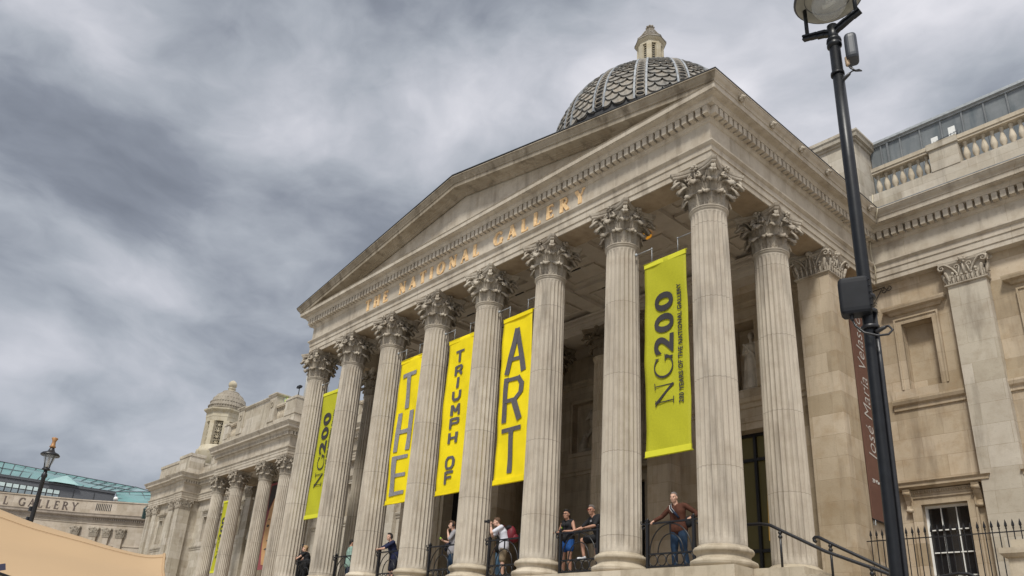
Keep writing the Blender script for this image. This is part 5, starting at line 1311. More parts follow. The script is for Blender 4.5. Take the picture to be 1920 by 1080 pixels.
def dens(l, n):
    l = [Vector(p) for p in l]; o = []
    for i in range(len(l)-1):
        a = l[max(0, i-1)]; b = l[i]; c_ = l[i+1]; d = l[min(len(l)-1, i+2)]
        for k in range(n): o.append(cr(a, b, c_, d, k/n))
    return o+[l[-1]]
R2 = [dens(r, 4) for r in rows]; ncol = len(R2[0]); cols_ = [dens([r[j] for r in R2], 6) for j in range(ncol)]
nr = len(cols_[0]); O = Vector((.8, -14.2, -4.25)); vs = [cols_[j][i]-O for i in range(nr) for j in range(ncol)]
fs = [(i*ncol+j, i*ncol+j+1, (i+1)*ncol+j+1, (i+1)*ncol+j) for i in range(nr-1) for j in range(ncol-1)]
k = len(vs); vs += [v-Vector((0, 0, .006)) for v in vs]; fs += [tuple(q+k for q in f[::-1]) for f in fs]
t = thing('stretch_canopy', 'peach-coloured stretch fabric canopy in the lower left corner', 'canopy', O)
part(MB().add(vs, fs, True), 'fabric', TAN, t)
sv = [cols_[j][9]-O+Vector((0.008, 0, .006)) for j in range(ncol)]; part(MB().tube(sv, .003, 4), 'seam', SEAM, t)
ev = [cols_[-1][i]-O for i in range(nr)]; part(MB().tube(ev, .014, 6), 'edge_rope', SEAM, t)
for j, i in ((ncol-1, 6), (ncol-1, nr-1), (0, 6)):
    p = cols_[j][i]-O; part(MB().tube([(p.x, p.y, 0), (p.x, p.y, p.z-.01)], .03, 8).ball((p.x, p.y, p.z-.01), .035, 8, 6), 'mast', IRON, t)
t = thing('small_floodlight', 'tiny dark blue floodlight on a bar at the bottom left corner', 'floodlight', (5.27, -14.79, -4.25))
part(MB().cbox((0, 0, 1.855), (.012, .034, .034), Matrix.Rotation(.3, 3, 'X')), 'lamp_head', plain('blue_black', (.05, .05, .09), .4), t)
part(MB().tube([(0, -.25, 1.86), (0, -.06, 1.835), (0, .10, 1.80)], .008, 6).tube([(0, -.3, 1.82), (0, .1, 1.76)], .012, 6).tube([(0, -.3, 0), (0, -.3, 1.86)], .02, 6), 'bar', IRON, t)
# ================================================================== NEIGHBOURING WING WITH GLASS ROOF
T = thing('neighbour_wing', 'low pale stone building with dark GALLERY lettering and a teal glass roof, far left', 'building', (-83, 0, -4.25)); TI = Vector((83, 0, 4.25))
def TP(mb, name, mat, par=None):
    mb.v = [tuple(Vector(v)+TI) for v in mb.v]; return mb.obj(name, mat, par or T)
PTH = [(-97, -16.0), (-85.6, -.26), (-80.74, 6.37), (-75.6, 11.4), (-71.9, 15.5)]
mb = MB().sweep([(-1, -4.25), (0, -4.25), (0, 10.0), (-1, 10.0)], PTH)
for z in (6.9, 9.0): mb.sweep([(-.05, z), (.06, z+.02), (.06, z+.12), (.0, z+.16), (-.05, z+.16)], PTH)
TP(mb, 'wall', S_FAR)
mb = MB().sweep([(-.4, 9.30), (.06, 9.32), (.12, 9.42), (.12, 9.62), (.40, 9.68), (.50, 9.74), (.52, 9.90), (.60, 10.02), (-.4, 10.06)], PTH)
dn = Vector((4.86, 6.63)).normalized()
dentils(mb, (-79.6, 7.5), (-75.6, 11.4), 24, .05, .28, 9.43, 9.62, .12); TP(mb, 'cornice', stone('far_cornice', (.36, .31, .26), (.29, .25, .21), (.22, .18, .15), streak=.4, bump=.1, dirt=(.1, .09, .08)))
mb = MB().sweep([(-.5, 10.03), (.02, 10.03), (.02, 11.32), (-.5, 11.32)], PTH).sweep([(-.55, 11.325), (.05, 11.325), (.10, 11.38), (.10, 11.48), (-.55, 11.50)], PTH)
a = Vector((-79.4, 7.75)); d = (Vector((-75.6, 11.4))-Vector((-80.74, 6.37))).normalized(); nn = Vector((d.y, -d.x))
TP(mb, 'parapet', S_FAR)
mb = MB()
def along(s, o, z): p = Vector((-80.74, 6.37))+d*s+nn*o; return (p.x, p.y, z)
for i in range(9): s_ = 1.7+i*.2; mb.cbox(along(s_, .03, 10.78), (.09, .02, .72), Matrix.Rotation(math.atan2(d.y, d.x), 3, 'Z'))
TP(mb, 'painted_gap_strips', LEADD)  # dark strips laid on the solid parapet, painting the shade of gaps
for s_, w_ in ((.1, 1.1), (2.2, 1.1), (3.6, 1.0), (5.1, 1.1)):
    R_ = Matrix.Rotation(math.atan2(d.y, d.x), 3, 'Z'); mb = MB().cbox(along(s_, .12, 1.8), (w_*.7, .3, 12.1), R_); o_ = TP(mb, 'pilaster', S_FAR)
    cm_ = anta_cap(w_*.75, .34, .95).copy(); q_ = link('capital', cm_, o_, Vector(along(s_, .12, 7.75))+TI, (0, 0, math.atan2(d.y, d.x)))
# dark letters on the parapet
d1 = Vector((4.86, 6.63)).normalized(); n1 = Vector((d1.y, -d1.x)); mb = []; b0 = Vector((-80.74, 6.37))
serif_text(mb, 'NATIONAL GALLERY', -14.6, -.35, 10.28, .80, lambda u, v, l: (b0.x+d1.x*u+n1.x*(.022+l), b0.y+d1.y*u+n1.y*(.022+l), v), .05, .95, 1.2)
for m_ in mb: TP(m_, 'dark_letter', BRONZE)
# set-back storey
EA, EB, EC = Vector((-98.2, -6.0)), Vector((-96.9, .58)), Vector((-93.5, 12.9))
PT2 = [tuple(EA), tuple(EB), tuple(EC), (-92.6, 14.9)]
mb = MB().sweep([(-3, 10), (0, 10), (0, 14.95), (-3, 14.95)], PT2[:3]).sweep([(-.2, 14.8), (.12, 14.82), (.14, 15.02), (-.2, 15.04)], PT2[:3]); TP(mb, 'set_back_storey', SLATEG)
de = (EC-EB).normalized(); ne = Vector((de.y, -de.x))
def ep(s, o, z): p = EB+de*s+ne*o; return (p.x, p.y, z)
Re = Matrix.Rotation(math.atan2(de.y, de.x), 3, 'Z')
s_ = -5.0
for i in range(8):
    fr = TP(MB().cbox(ep(s_+.72, .03, 13.72), (1.40, .04, 1.12), Re), 'strip_window', LEADD)
    for a_ in (.36, 1.08):
        TP(MB().cbox(ep(s_+a_, .06, 14.0), (.60, .02, .44), Re), 'upper_pane', plain('bright_blind', (.52, .62, .60), .2, 0, .15, 1, 0, .8) if i == 0 and a_ < .5 else bpy.data.materials['bright_blind'], fr); TP(MB().cbox(ep(s_+a_, .06, 13.45), (.60, .02, .44), Re), 'lower_pane', plain('dim_pane', (.22, .27, .29), .2, 0, .2, 1, 0, .8) if i == 0 and a_ < .5 else bpy.data.materials['dim_pane'], fr)
    s_ += 1.47
TP(MB().cbox(ep(9.6, .04, 13.4), (4.4, .05, .04), Re).cbox(ep(8.2, .04, 13.4), (.04, .05, 2.4), Re).cbox(ep(10.5, .04, 13.4), (.04, .05, 2.4), Re), 'panel_seams', LEADD)
# glazed roof: slope from the eave to the ridge
RA, RB, RC, RD = Vector((-102.4, -8)), Vector((-101.9, 1.38)), Vector((-100.65, 17.2)), Vector((-100.5, 26))
def glass_quad(mb, P4, nu, nv, bars):
    A, B, C_, D = [Vector(p) for p in P4]
    mb.add([A, B, C_, D, A-Vector((0, 0, .08)), B-Vector((0, 0, .08)), C_-Vector((0, 0, .08)), D-Vector((0, 0, .08))], [(0,1,2,3),(7,6,5,4),(0,4,5,1),(1,5,6,2),(2,6,7,3),(3,7,4,0)])
    for i in range(nu+1): t_ = i/nu; bars.tube([A.lerp(B, t_)+Vector((0, 0, .05)), D.lerp(C_, t_)+Vector((0, 0, .05))], .045, 4)
    for j in range(nv+1): t_ = j/nv; bars.tube([A.lerp(D, t_)+Vector((0, 0, .05)), B.lerp(C_, t_)+Vector((0, 0, .05))], .045, 4)
def v3(p, z): return (p.x, p.y, z)
g = MB(); b = MB(); eb = EB+Vector((0, 0))
glass_quad(g, [v3(EA, 15.05), v3(EB, 15.05), v3(RB, 17.4), v3(RA, 17.4)], 4, 2, b)
glass_quad(g, [v3(EB, 15.05), v3(EC, 15.05), v3(RC, 17.4), v3(RB, 17.4)], 13, 2, b)
gr = TP(g, 'glass_roof', TEAL); TP(b, 'glazing_bars', SLATEG, gr)
g = MB(); b = MB(); glass_quad(g, [(-93.5, 12.9, 15.06), (-88.6, 12.4, 12.4), (-84.5, 16.6, 12.4), (-93.0, 17.4, 15.9)], 5, 3, b); glass_quad(g, [(-93.6, 13.0, 15.1), (-93.0, 17.4, 15.92), (-96.5, 24, 16), (-100.7, 17.2, 17.45)], 4, 2, b)
gr = TP(g, 'lower_glass_roof', TEAL); TP(b, 'glazing_bars', SLATEG, gr)
g = MB(); g.add([ep(5.0, .5, 15.12), ep(8.6, .5, 15.12), ep(6.9, -1.3, 16.4)], [(0, 1, 2)]); g.add([ep(5.0, .5, 15.1), ep(6.9, -1.3, 16.4), ep(6.9, -3, 16.0)], [(0, 1, 2)]); g.add([ep(8.6, .5, 15.1), ep(6.9, -1.3, 16.4), ep(6.9, -3, 16.0)], [(0, 1, 2)]); TP(g, 'glass_gablet', TEAL2)
# filling block behind the link
TP(MB().box(-110, -74, 17.0, 26, -4.25, 12.2), 'rear_block', S_FAR)
t = thing('white_dome_camera', 'small white ball camera on the far stone parapet', 'camera', (-84.0, 10.48, 11.5)); part(MB().ball((0, 0, 1.2), .26, 12, 9), 'ball', WHITE, t); part(MB().tube([(0, 0, -1), (0, 0, 1.0)], .06, 6), 'stem', IRON, t)
t = thing('wall_lantern', 'small dark lantern hanging beside the far pavilion', 'lantern', (-73.0, 10.5, 9.5)); part(MB().box(-.16, .16, -.16, .16, 0, .95).lathe([(.26, .95), (.05, 1.2)], (0, 0, 0), 6, smooth=False), 'housing', plain('verdigris_housing', (.03, .06, .06), .4), t); part(MB().tube([(0, 0, 1.2), (0, .3, 1.35), (2.7, .4, 1.35)], .04, 6), 'arm', IRON, t)
# ---- roof-top equipment above the west portico
t = thing('camera_tripod', 'black camera on a tripod on the distant portico roof', 'tripod', (-39.75, 8.7, 14.3)); mb = MB()
for a in (0.3, 2.4, 4.5): mb.tube([(math.cos(a)*.28, math.sin(a)*.28, 0), (0, 0, .85)], .028, 5)
part(mb.tube([(0, 0, .85), (0, 0, 1.25)], .03, 6), 'tripod_legs', IRON, t); part(MB().box(-.26, .18, -.10, .10, 1.25, 1.42).tube([(.18, 0, 1.3), (.42, 0, 1.25)], .03, 6).tube([(-.26, 0, 1.34), (-.40, 0, 1.34)], .06, 8), 'camera', IRON, t)
part(MB().ball((-.28, 0, .22), (.26, .2, .22), 9, 6), 'kit_bag', IRON, t)
t = thing('flag_pole', 'white flagpole rising beside the leftmost great column', 'flagpole', (-38.75, 8.75, 14.3)); part(MB().tube([(0, 0, 0), (0, 0, 6)], [.14, .11], 12), 'pole', WHITE, t); part(MB().lathe([(.2, 0), (.2, .1)], (0, 0, 0), 12), 'foot', PALE, t)
t = thing('equipment_cabinet', 'grey-blue cabinet at the foot of the white flagpole', 'cabinet', (-38.45, 9.3, 14.3)); part(MB().box(-.42, .42, -.3, .3, 0, .95), 'casing', plain('grey_blue', (.16, .20, .22), .5), t); part(MB().box(-.44, .44, -.32, .32, .952, .99), 'lid', GREYM, t)
t = thing('stacked_chairs', 'jumble of grey folding chairs behind the distant balustrade', 'chairs', (-41.05, 8.95, 14.3)); mb = MB()
for i in range(5): mb.box(-.5+i*.2, -.46+i*.2, -.2, .2, 0, .7+.08*(i % 2)); mb.box(-.5, .5, -.2+.08*i, -.17+.08*i, .3+.05*i, .42+.05*i)
part(mb, 'frames', GREYM, t)
t = thing('hi_vis_jacket', 'fluorescent yellow jacket draped over the grey chairs behind the distant roof balustrade', 'jacket', (-41.55, 8.75, 14.42)); part(MB().box(-.42, .42, -.2, .2, .25, .28).caps((-.3, 0, .45), .18, (.3, 0, .5), .2), 'cloth', plain('hi_vis', (.55, .75, .05), .7, 0, .1), t); part(MB().box(-.06, .06, -.22, .22, .3, .68), 'reflective_strip', PALE, t)
# ================================================================== PEOPLE
SKIN = plain('skin', (.46, .25, .17), .55, 0, .06, 12); SKIN2 = plain('light_skin', (.56, .34, .25), .55, 0, .06, 12)
def cloth(nm, c, var=.12): return plain(nm, c, .85, 0, var, 10, .15)
def chain_tube(mb, pts, rs, n=7): mb.tube(pts, rs, n)
def hand(bm_, fing, wr, fwd, palm, side, k, curl=.6):
    # palm block goes to the body volume; five separate fingers go to the finger mesh
    f = Vector(fwd).normalized(); p = Vector(palm); p = (p-f*p.dot(f)).normalized(); a = f.cross(p)*side
    c = Vector(wr)+f*.045*k
    for q in (-.024, -.008, .008, .024): bm_.caps(Vector(wr)+a*q*k*.6+f*.008, .017*k, Vector(wr)+a*q*k*1.1+f*.078*k, .013*k, 8)
    for i, (q, L) in enumerate(((-.030, .062), (-.011, .078), (.009, .084), (.028, .075))):
        b = Vector(wr)+a*q*k*1.05+f*.072*k; pts = [b]; d = f.copy()
        for j, l in enumerate((.42, .33, .25)):
            an = curl*(.7+.5*j)+.06*i; d = (f*math.cos(an*(j+1)*.55)+p*math.sin(an*(j+1)*.55)).normalized(); pts.append(pts[-1]+d*L*l*k)
        fing.tube(pts, [.0095*k, .009*k, .008*k, .006*k], 7)
    b = Vector(wr)+a*.026*k+f*.015*k; d = (f*.55+a*.75+p*.25).normalized(); d2 = (f*.8+a*.2+p*.45).normalized()
    fing.tube([b, b+d*.036*k, b+d*.036*k+d2*.03*k, b+d*.036*k+d2*.052*k], [.013*k, .0105*k, .0095*k, .007*k], 7)
def person(loc, rz, label, J, skin, top, top_len, sleeve, legs, leg_len, shoe, hair, hair_style='short', fem=False, extras=None, group='people along the portico railings', k=1.07, flare=1.0):
    D = dict(head=(0, -.04, 1.63), neck=(0, 0, 1.46), chest=(0, .0, 1.28), waist=(0, 0, 1.07), pel=(0, 0, .95),
             shL=(.185, 0, 1.41), shR=(-.185, 0, 1.41), elL=(.25, .02, 1.13), elR=(-.25, .02, 1.13), haL=(.24, -.12, .90), haR=(-.24, -.12, .90),
             hipL=(.095, 0, .92), hipR=(-.095, 0, .92), knL=(.11, -.02, .50), knR=(-.11, -.02, .50), anL=(.12, .01, .085), anR=(-.12, .01, .085), look=0.0, tilt=0.0, palmL=(0, 0, -1), palmR=(0, 0, -1), curlL=.7, curlR=.7)
    D.update(J); V = {a: (Vector(b) if isinstance(b, tuple) else b) for a, b in D.items()}
    s = .90 if fem else 1.0; V['head'] = V['head']-Vector((0, 0, .022))
    t = thing('person', label, 'person', loc, rz, group); t.scale = (k, k, k)
    bm_ = MB(); fing = MB()
    def RX(): return Matrix.Rotation(V['look'], 3, 'Z') @ Matrix.Rotation(V['tilt'], 3, 'X')
    Rh = RX(); H = V['head']
    def h(x, y, z): return H+Rh @ Vector((x, y, z))
    bm_.ball(h(0, .015, .03), (.074, .092, .092), 14, 10, Rh); bm_.ball(h(0, -.02, -.035), (.058, .068, .078), 12, 9, Rh)
    bm_.caps(h(0, -.06, -.095), .026, h(0, -.055, -.085), .03, 8)
    bm_.caps(h(0, -.088, .012), .010, h(0, -.108, -.028), .0155, 6); bm_.caps(h(-.035, -.078, .026), .014, h(.035, -.078, .026), .014, 6)
    for sg in (-1, 1): bm_.ball(h(sg*.078, .01, -.01), (.014, .022, .032), 8, 6, Rh); bm_.ball(h(sg*.034, -.050, -.030), .034, 8, 6); bm_.ball(h(sg*.030, -.035, -.075), .034, 8, 6)
    bm_.caps(h(-.020, -.085, -.062), .010, h(.020, -.085, -.062), .010, 6)
    bm_.caps(V['neck']-Vector((0, 0, .06)), .062*s, H+Rh @ Vector((0, .02, -.05)), .062*s, 10)
    lat = (V['shL']-V['shR']).normalized()
    def trunk(m, e, z0=0.0, top_=True):
        if top_:
            m.caps(V['shR']*.92+V['shL']*.08, (.062+e)*s, V['shL']*.92+V['shR']*.08, (.062+e)*s, 12)
            for q in (-.075, .075): m.caps(V['chest']+lat*q*s, (.112+e)*s, (V['neck']+V['chest'])/2+lat*q*.9, (.088+e)*s, 12)
            for q in (-.065, .065): m.caps(V['chest']+lat*q*s, (.108+e)*s, V['waist']+lat*q*s, (.098+e)*s*(.93 if fem else 1.05), 12)
        for q in (-.07, .07): m.caps(V['waist']+lat*q*s*.9, (.098+e)*s*(.95 if fem else 1.05), V['pel']+lat*q, .105+e, 12)
    trunk(bm_, 0); bm_.caps(V['hipL'], .095, V['hipR'], .095, 12)
    if fem:
        for q in (-.07, .07): bm_.ball(V['chest']+lat*q+Vector((0, -.085, .03)), .055)
    for sd in 'LR':
        sg = 1 if sd == 'L' else -1
        sh, el, ha = V['sh'+sd], V['el'+sd], V['ha'+sd]; f = (ha-el).normalized(); wr = ha-f*.07
        bm_.caps(sh, .054*s, (sh+el)/2, .048*s); bm_.caps((sh+el)/2, .048*s, el, .040*s); bm_.caps(el, .040*s, el.lerp(wr, .35), .042*s); bm_.caps(el.lerp(wr, .35), .042*s, wr, .027*s)
        hand(bm_, fing, wr, f, V['palm'+sd], sg, 1.0, V['curl'+sd])
        hp, kn, an = V['hip'+sd], V['kn'+sd], V['an'+sd]
        bm_.caps(hp, .092, hp.lerp(kn, .5), .074); bm_.caps(hp.lerp(kn, .5), .074, kn, .055); bm_.caps(kn, .054, kn.lerp(an, .35), .057); bm_.caps(kn.lerp(an, .35), .057, an, .036)
        bm_.caps(an+Vector((0, .03, -.045)), .038, an+Vector((sg*.02, -.15, -.055)), .030)
    link('body', remesh(bm_, 'body', .0125, 2, skin, fing), t)
    # top garment
    if top:
        m = MB(); trunk(m, .016)
        if fem:
            for q in (-.07, .07): m.ball(V['chest']+lat*q+Vector((0, -.092, .03)), .068)
        if top_len: 
            for q in (-.075, 0, .075): m.caps(V['pel']+lat*q+Vector((0, 0, .06)), .135, V['pel']+lat*q*1.05+Vector((0, 0, .02-top_len)), .142 if abs(q) > .01 else .150, 12)
        if sleeve > 0:
            for sd in 'LR':
                sh, el, ha = V['sh'+sd], V['el'+sd], V['ha'+sd]; wr = ha-(ha-el).normalized()*.08; e = .02 if sleeve <= 1 else .014
                u = min(1, sleeve); m.caps(sh, .066*s, sh.lerp(el, u), (.060 if u < 1 else .052)*s)
                if sleeve > 1: m.caps(el, .053*s, el.lerp(wr, sleeve-1), .042*s)
        link('top', remesh(m, 'top', .016, 2, top), t)
    m = MB(); m.caps(V['hipL'], .108, V['hipR'], .108, 12)
    for q in (-.07, .07): m.caps(V['pel']+lat*q+Vector((0, 0, .03)), .115, V['pel']+lat*q-Vector((0, 0, .02)), .12, 12)
    for sd in 'LR':
        hp, kn, an = V['hip'+sd], V['kn'+sd], V['an'+sd]; u = min(1, leg_len); w_ = .022 if leg_len > 1 else .030
        m.caps(hp, .100+w_*.6, hp.lerp(kn, u), (.092-.026*u+w_))
        if leg_len > 1: m.caps(kn, .078, kn.lerp(an, (leg_len-1)*.97), .066)
    link('trousers', remesh(m, 'trousers', .016, 2, legs), t)
    for sd in 'LR':
        an = V['an'+sd]; sg = 1 if sd == 'L' else -1; m = MB(); m.caps(an+Vector((0, .035, -.04)), .045, an+Vector((sg*.022, -.155, -.050)), .038); m.caps(an+Vector((0, .01, .0)), .046, an+Vector((0, .0, -.03)), .05); m.cbox(an+Vector((sg*.01, -.055, -.078)), (.085, .27, .018)); 
        link('shoe', remesh(m, 'shoe', .010, 1, shoe), t)
    # hair
    if hair:
        m = MB(); m.ball(h(0, .030, .048), (.082, .090, .090), 14, 10, Rh)
        if hair_style == 'short': m.ball(h(0, -.015, .098), (.062, .062, .036), 10, 8, Rh); m.ball(h(0, .07, -.01), (.062, .04, .06), 10, 8, Rh)
        if hair_style == 'crop': m = MB(); m.ball(h(0, .028, .046), (.0785, .088, .086), 14, 10, Rh); m.ball(h(0, -.01, .092), (.055, .055, .034), 10, 8, Rh)
        if hair_style == 'quiff': m.ball(h(0, -.04, .115), (.06, .055, .04), 10, 8, Rh)
        if hair_style == 'tail': m.ball(h(0, -.02, .09), (.068, .07, .042), 10, 8, Rh); m.ball(h(0, .10, .03), .045); m.caps(h(0, .125, .0), .032, h(.03, .13, -.17), .018)
        if hair_style == 'long': 
            m.ball(h(0, -.015, .095), (.07, .07, .042), 10, 8, Rh)
            for x in (-.07, -.03, .03, .07): m.caps(h(x, .05, .0), .036, h(x*1.25, .07, -.26), .028)
        if hair_style == 'bob':
            m.ball(h(0, -.02, .10), (.07, .066, .04), 10, 8, Rh)
            for x in (-.075, .075): m.ball(h(x, .03, .01), (.03, .05, .07))
        link('hair', remesh(m, 'hair', .010, 1, hair), t)
    e_ = MB()
    for sg in (-1, 1): e_.ball(h(sg*.031, -.085, .006), (.010, .008, .006), 6, 5)
    part(e_, 'eyes', INK, t)
    if extras: extras(t, V, h, lat)
    return t
BLACKC = cloth('black_cloth', (.012, .012, .014)); JEANS = cloth('blue_denim', (.014, .036, .075), .3); SHOE = plain('dark_shoe', (.03, .025, .022), .6); WSHOE = plain('white_shoe', (.62, .62, .64), .6)
GREYH = plain('grey_hair', (.16, .14, .13), .8, 0, .3, 60); DARKH = plain('dark_hair', (.018, .014, .012), .7, 0, .3, 60); BROWNH = plain('brown_hair', (.10, .055, .03), .75, 0, .3, 60); BLONDE = plain('blonde_hair', (.36, .23, .12), .75, 0, .3, 60)
PY = .36
def glasses(mat):
    def f(t, V, h, lat):
        m = MB()
        for sg in (-1, 1): m.tube([h(sg*(.034)+.026*math.cos(a*PI/5), -.100, .004+.019*math.sin(a*PI/5)) for a in range(11)], .0045, 5, cap=False); m.tube([h(sg*.062, -.098, .01), h(sg*.08, 0, .012)], .004, 4)
        m.tube([h(-.01, -.104, .008), h(.01, -.104, .008)], .004, 4); part(m, 'glasses', mat, t)
    return f
# 1 the man in the brown jumper
def ex(t, V, h, lat):
    m = MB(); P_ = [V['neck']+Vector((-.10, -.06, -.02)), V['chest']+Vector((-.07, -.135, .06)), V['chest']+Vector((.02, -.155, -.04)), V['waist']+Vector((.10, -.14, .05)), V['waist']+Vector((.18, -.04, .0))]
    for i in range(len(P_)-1): pass
    part(MB().tube(P_[:4], [.012, .026, .030, .024], 8, flat=1.0), 'strap', cloth('navy_strap', (.012, .02, .045)), t)
    part(MB().tube([p+Vector((-.028, -.014, -.012)) for p in P_[:3]], .0055, 6).tube([p+Vector((.018, -.02, .016)) for p in P_[:3]], .003, 6), 'strap_piping', WHITE, t)
    part(MB().ball(V['waist']+Vector((.24, .02, -.02)), (.10, .07, .13), 10, 8), 'shoulder_bag', BLACKC, t)
person((-1.42, PY, 0), .06, 'man in a brown jumper and blue jeans gripping the railing with both hands', dict(head=(-.05, -.10, 1.62), neck=(-.03, -.04, 1.46), chest=(-.01, -.03, 1.28), elL=(.44, .10, 1.22), haL=(.46, -.30, 1.06), elR=(-.40, -.05, 1.20), haR=(-.50, -.32, 1.03), knL=(.13, -.03, .5), anL=(.19, .02, .085), look=.15, tilt=.12, curlL=1.1, curlR=1.1), SKIN2, cloth('brown_knit', (.075, .024, .012), .2), .06, 1.95, JEANS, 1.95, SHOE, GREYH, 'crop', extras=ex)
# 2 man in black tee and glasses with one foot up
def ex(t, V, h, lat): glasses(plain('red_frame', (.25, .03, .02), .4))(t, V, h, lat); part(MB().cbox(V['chest']+Vector((-.02, -.138, .03)), (.06, .006, .05)), 'chest_print', TAPE2, t)
person((-3.98, PY+.05, 0), -.18, 'grey-haired man in black T-shirt and glasses leaning over the rail, knee raised', dict(head=(-.10, -.16, 1.58), neck=(-.08, -.09, 1.43), chest=(-.04, -.06, 1.25), waist=(0, .03, 1.05), pel=(.02, .08, .93), shL=(.12, -.08, 1.38), shR=(-.25, -.06, 1.36), elL=(.16, -.25, 1.13), haL=(-.16, -.36, 1.09), elR=(-.38, -.22, 1.14), haR=(-.48, -.40, 1.06), hipL=(.11, .08, .90), hipR=(-.08, .06, .90), knR=(-.36, -.22, .84), anR=(-.30, -.20, .42), knL=(.02, -.08, .60), anL=(.06, .02, .10), look=.35, tilt=.08), SKIN, BLACKC, .05, .85, BLACKC, .75, WSHOE, GREYH, 'short', extras=ex)
# 3 woman in a black tank top
def ex(t, V, h, lat):
    glasses(IRON)(t, V, h, lat); part(MB().tube([V['neck']+Vector((-.08, -.05, -.03)), V['chest']+Vector((-.09, -.13, .02)), V['waist']+Vector((-.07, -.12, .04))], .010, 6), 'green_lanyard', plain('lime', (.3, .6, .05), .6), t)
person((-5.08, PY+.03, 0), .0, 'dark-haired woman in black vest and blue shorts, glasses on, resting her hands on the rail', dict(head=(.0, -.06, 1.57), neck=(0, 0, 1.41), shL=(.165, 0, 1.36), shR=(-.165, 0, 1.36), chest=(0, 0, 1.24), elL=(.27, -.02, 1.10), haL=(.10, -.33, 1.07), elR=(-.27, -.04, 1.10), haR=(-.22, -.33, 1.05), look=.2), SKIN, BLACKC, .02, 0, cloth('bright_blue', (.01, .07, .26)), .55, SHOE, DARKH, 'tail', True, ex)
# 4 photographer
def ex(t, V, h, lat):
    part(MB().cbox(V['haR']+Vector((.03, -.05, .05)), (.13, .07, .085)).tube([V['haR']+Vector((.03, -.08, .05)), V['haR']+Vector((.02, -.17, .04))], .034, 12), 'camera', BLACKC, t)
    R_ = plain('red_nylon', (.16, .012, .022), .6, 0, .2, 8, .2); m = MB(); m.ball(V['chest']+Vector((.05, .24, -.03)), (.16, .14, .24), 12, 9); m.ball(V['waist']+Vector((.05, .25, .07)), (.15, .13, .13), 10, 8); part(m, 'backpack', R_, t)
    part(MB().ball(V['neck']+Vector((.06, .24, -.02)), (.12, .10, .07), 10, 6), 'pack_top', BLACKC, t)
    part(MB().tube([V['shL']+Vector((-.03, .1, .05)), V['shL']+Vector((-.05, -.06, .03)), V['chest']+Vector((.11, -.12, -.04)), V['waist']+Vector((.16, .06, .02))], .014, 6), 'pack_strap', R_, t)
    part(MB().lathe([(.030, -.012), (.034, 0), (.030, .012)], V['haL']-(V['haL']-V['elL']).normalized()*.085, 10), 'watch', BLACKC, t)
WHT = cloth('white_cotton', (.60, .60, .66), .04)
person((-7.60, PY, 0), -.75, 'photographer in a white T-shirt with a red backpack, camera held to his face', dict(head=(0, -.24, 1.56), neck=(0, -.12, 1.42), chest=(0, -.05, 1.25), waist=(0, .02, 1.06), shL=(.185, -.10, 1.38), shR=(-.185, -.12, 1.38), elL=(.20, -.36, 1.20), haL=(.03, -.40, 1.47), elR=(-.20, -.34, 1.18), haR=(-.06, -.42, 1.50), palmL=(0, 1, 0), palmR=(0, 1, 0), tilt=.12), SKIN2, WHT, .12, .75, cloth('khaki_cloth', (.25, .19, .12)), .92, SHOE, BROWNH, 'short', extras=ex)
person((-8.28, PY+.50, 0), -.3, 'dark-haired visitor with a black bag and jeans half hidden behind the photographer', dict(head=(.0, -.04, 1.50), neck=(0, 0, 1.36), shL=(.17, 0, 1.30), shR=(-.17, 0, 1.30)), SKIN, BLACKC, .05, .8, cloth('pale_denim', (.10, .19, .30)), 1.95, WSHOE, DARKH, 'short')
# 5 youth eating an apple
def ex(t, V, h, lat):
    part(MB().tube([h(-.085, .01, 0), h(-.075, .01, .10), h(0, .01, .135), h(.075, .01, .10), h(.085, .01, 0)], .011, 6).ball(h(-.088, .01, -.01), (.022, .036, .042), 8, 6).ball(h(.088, .01, -.01), (.022, .036, .042), 8, 6), 'headphones', BLACKC, t)
    part(MB().ball(V['haR']+Vector((0, -.03, .05)), .038, 9, 7), 'apple', plain('apple_green', (.32, .50, .04), .4), t)
    part(MB().tube([V['waist']+Vector((-.14, -.05, -.02)), V['waist']+Vector((-.02, -.16, -.04)), V['waist']+Vector((.13, -.08, 0))], [.05, .06, .05], 10).caps(V['waist']+Vector((-.03, -.18, -.04)), .05, V['pel']+Vector((-.16, -.18, .0)), .04), 'tied_jacket', cloth('navy_jacket', (.015, .018, .035)), t)
person((-10.15, PY+.1, 0), -.5, 'youth in a grey T-shirt and headphones eating a green apple by the dark doorway', dict(head=(0, -.07, 1.70), neck=(0, 0, 1.53), shL=(.18, 0, 1.47), shR=(-.18, 0, 1.47), chest=(0, 0, 1.33), waist=(0, 0, 1.12), elL=(.20, -.16, 1.22), haL=(.02, -.20, 1.52), palmL=(0, 1, 0), elR=(-.22, -.05, 1.18), haR=(-.22, -.32, 1.24), palmR=(0, 0, 1), curlL=1.3, curlR=1.0), SKIN2, cloth('heather_grey', (.30, .29, .31), .1), .08, .9, JEANS, 1.95, SHOE, BROWNH, 'quiff', extras=ex)
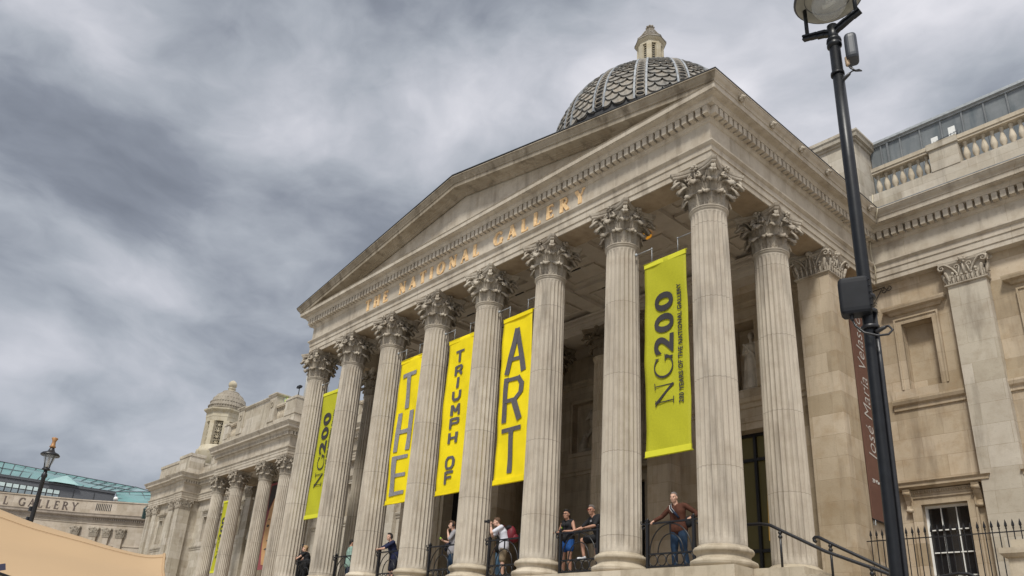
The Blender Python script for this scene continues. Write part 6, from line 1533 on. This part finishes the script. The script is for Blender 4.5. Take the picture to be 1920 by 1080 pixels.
# 6 man in navy polo leaning on his forearms
person((-13.42, PY+.02, 0), -.25, 'person in a navy polo shirt and shorts leaning both forearms on the rail', dict(head=(.0, -.14, 1.55), neck=(0, -.05, 1.40), chest=(0, -.02, 1.24), waist=(0, .05, 1.05), pel=(0, .10, .94), hipL=(.095, .10, .91), hipR=(-.095, .10, .91), knL=(.11, .06, .5), knR=(-.11, .06, .5), shL=(.185, -.05, 1.35), shR=(-.185, -.05, 1.35), elL=(.14, -.34, 1.12), haL=(-.16, -.42, 1.12), elR=(-.22, -.34, 1.12), haR=(-.40, -.40, 1.14), look=.3, tilt=.0), SKIN2, cloth('navy_cloth', (.010, .014, .05)), .10, .8, cloth('dark_shorts', (.02, .022, .035)), .9, SHOE, DARKH, 'bob')
person((-13.05, PY+.55, 0), -1.2, 'person in a white sleeve mostly hidden behind the fourth column', dict(elR=(-.28, -.12, 1.18), haR=(-.30, -.38, 1.0)), SKIN, WHT, .1, 1.9, BLACKC, 1.95, SHOE, DARKH, 'short')
# 7 man in mint shirt, his back turned
person((-16.72, PY+.35, 0), 2.75, 'man in a mint green shirt with his back to the square', dict(elL=(.24, .02, 1.14), haL=(.18, -.18, 1.0), elR=(-.24, .0, 1.14), haR=(-.18, -.2, 1.0)), SKIN, cloth('mint_cotton', (.26, .38, .33), .08), .14, 1.7, cloth('dark_denim', (.015, .025, .05)), 1.95, SHOE, DARKH, 'short')
# 8 the couple on the left
def ex(t, V, h, lat):
    part(MB().lathe([(.092, 0), (.092, .03), (.078, .075), (.04, .10), (.0, .105)], h(0, .018, .048), 16).cbox(h(0, -.10, .06), (.11, .08, .012)), 'cap', plain('blue_cap', (.035, .14, .26), .8), t)
person((-19.88, PY+.05, 0), -.1, 'man in a black T-shirt and blue cap leaning on the leftmost railing', dict(head=(-.02, -.12, 1.60), neck=(0, -.05, 1.45), shL=(.18, -.05, 1.40), shR=(-.18, -.05, 1.40), elL=(.20, -.26, 1.15), haL=(-.02, -.42, 1.10), elR=(-.24, -.26, 1.14), haR=(-.28, -.46, 1.10), look=.2), SKIN, BLACKC, .06, .85, BLACKC, 1.95, SHOE, None, extras=ex)
def ex(t, V, h, lat): part(MB().tube([V['neck']+Vector((-.05, -.07, 0)), V['chest']+Vector((0, -.16, 0)), V['waist']+Vector((0, -.16, 0))], .008, 5), 'white_strap', WHITE, t)
person((-19.30, PY, 0), -.85, 'blonde woman in a black off-shoulder top leaning on the leftmost railing', dict(head=(-.02, -.18, 1.52), neck=(0, -.08, 1.38), chest=(0, -.04, 1.21), shL=(.165, -.08, 1.32), shR=(-.165, -.08, 1.32), elL=(.16, -.36, 1.10), haL=(-.10, -.48, 1.10), elR=(-.22, -.34, 1.10), haR=(-.34, -.50, 1.10)), SKIN2, BLACKC, .05, .35, BLACKC, 1.95, SHOE, BLONDE, 'long', True, ex)
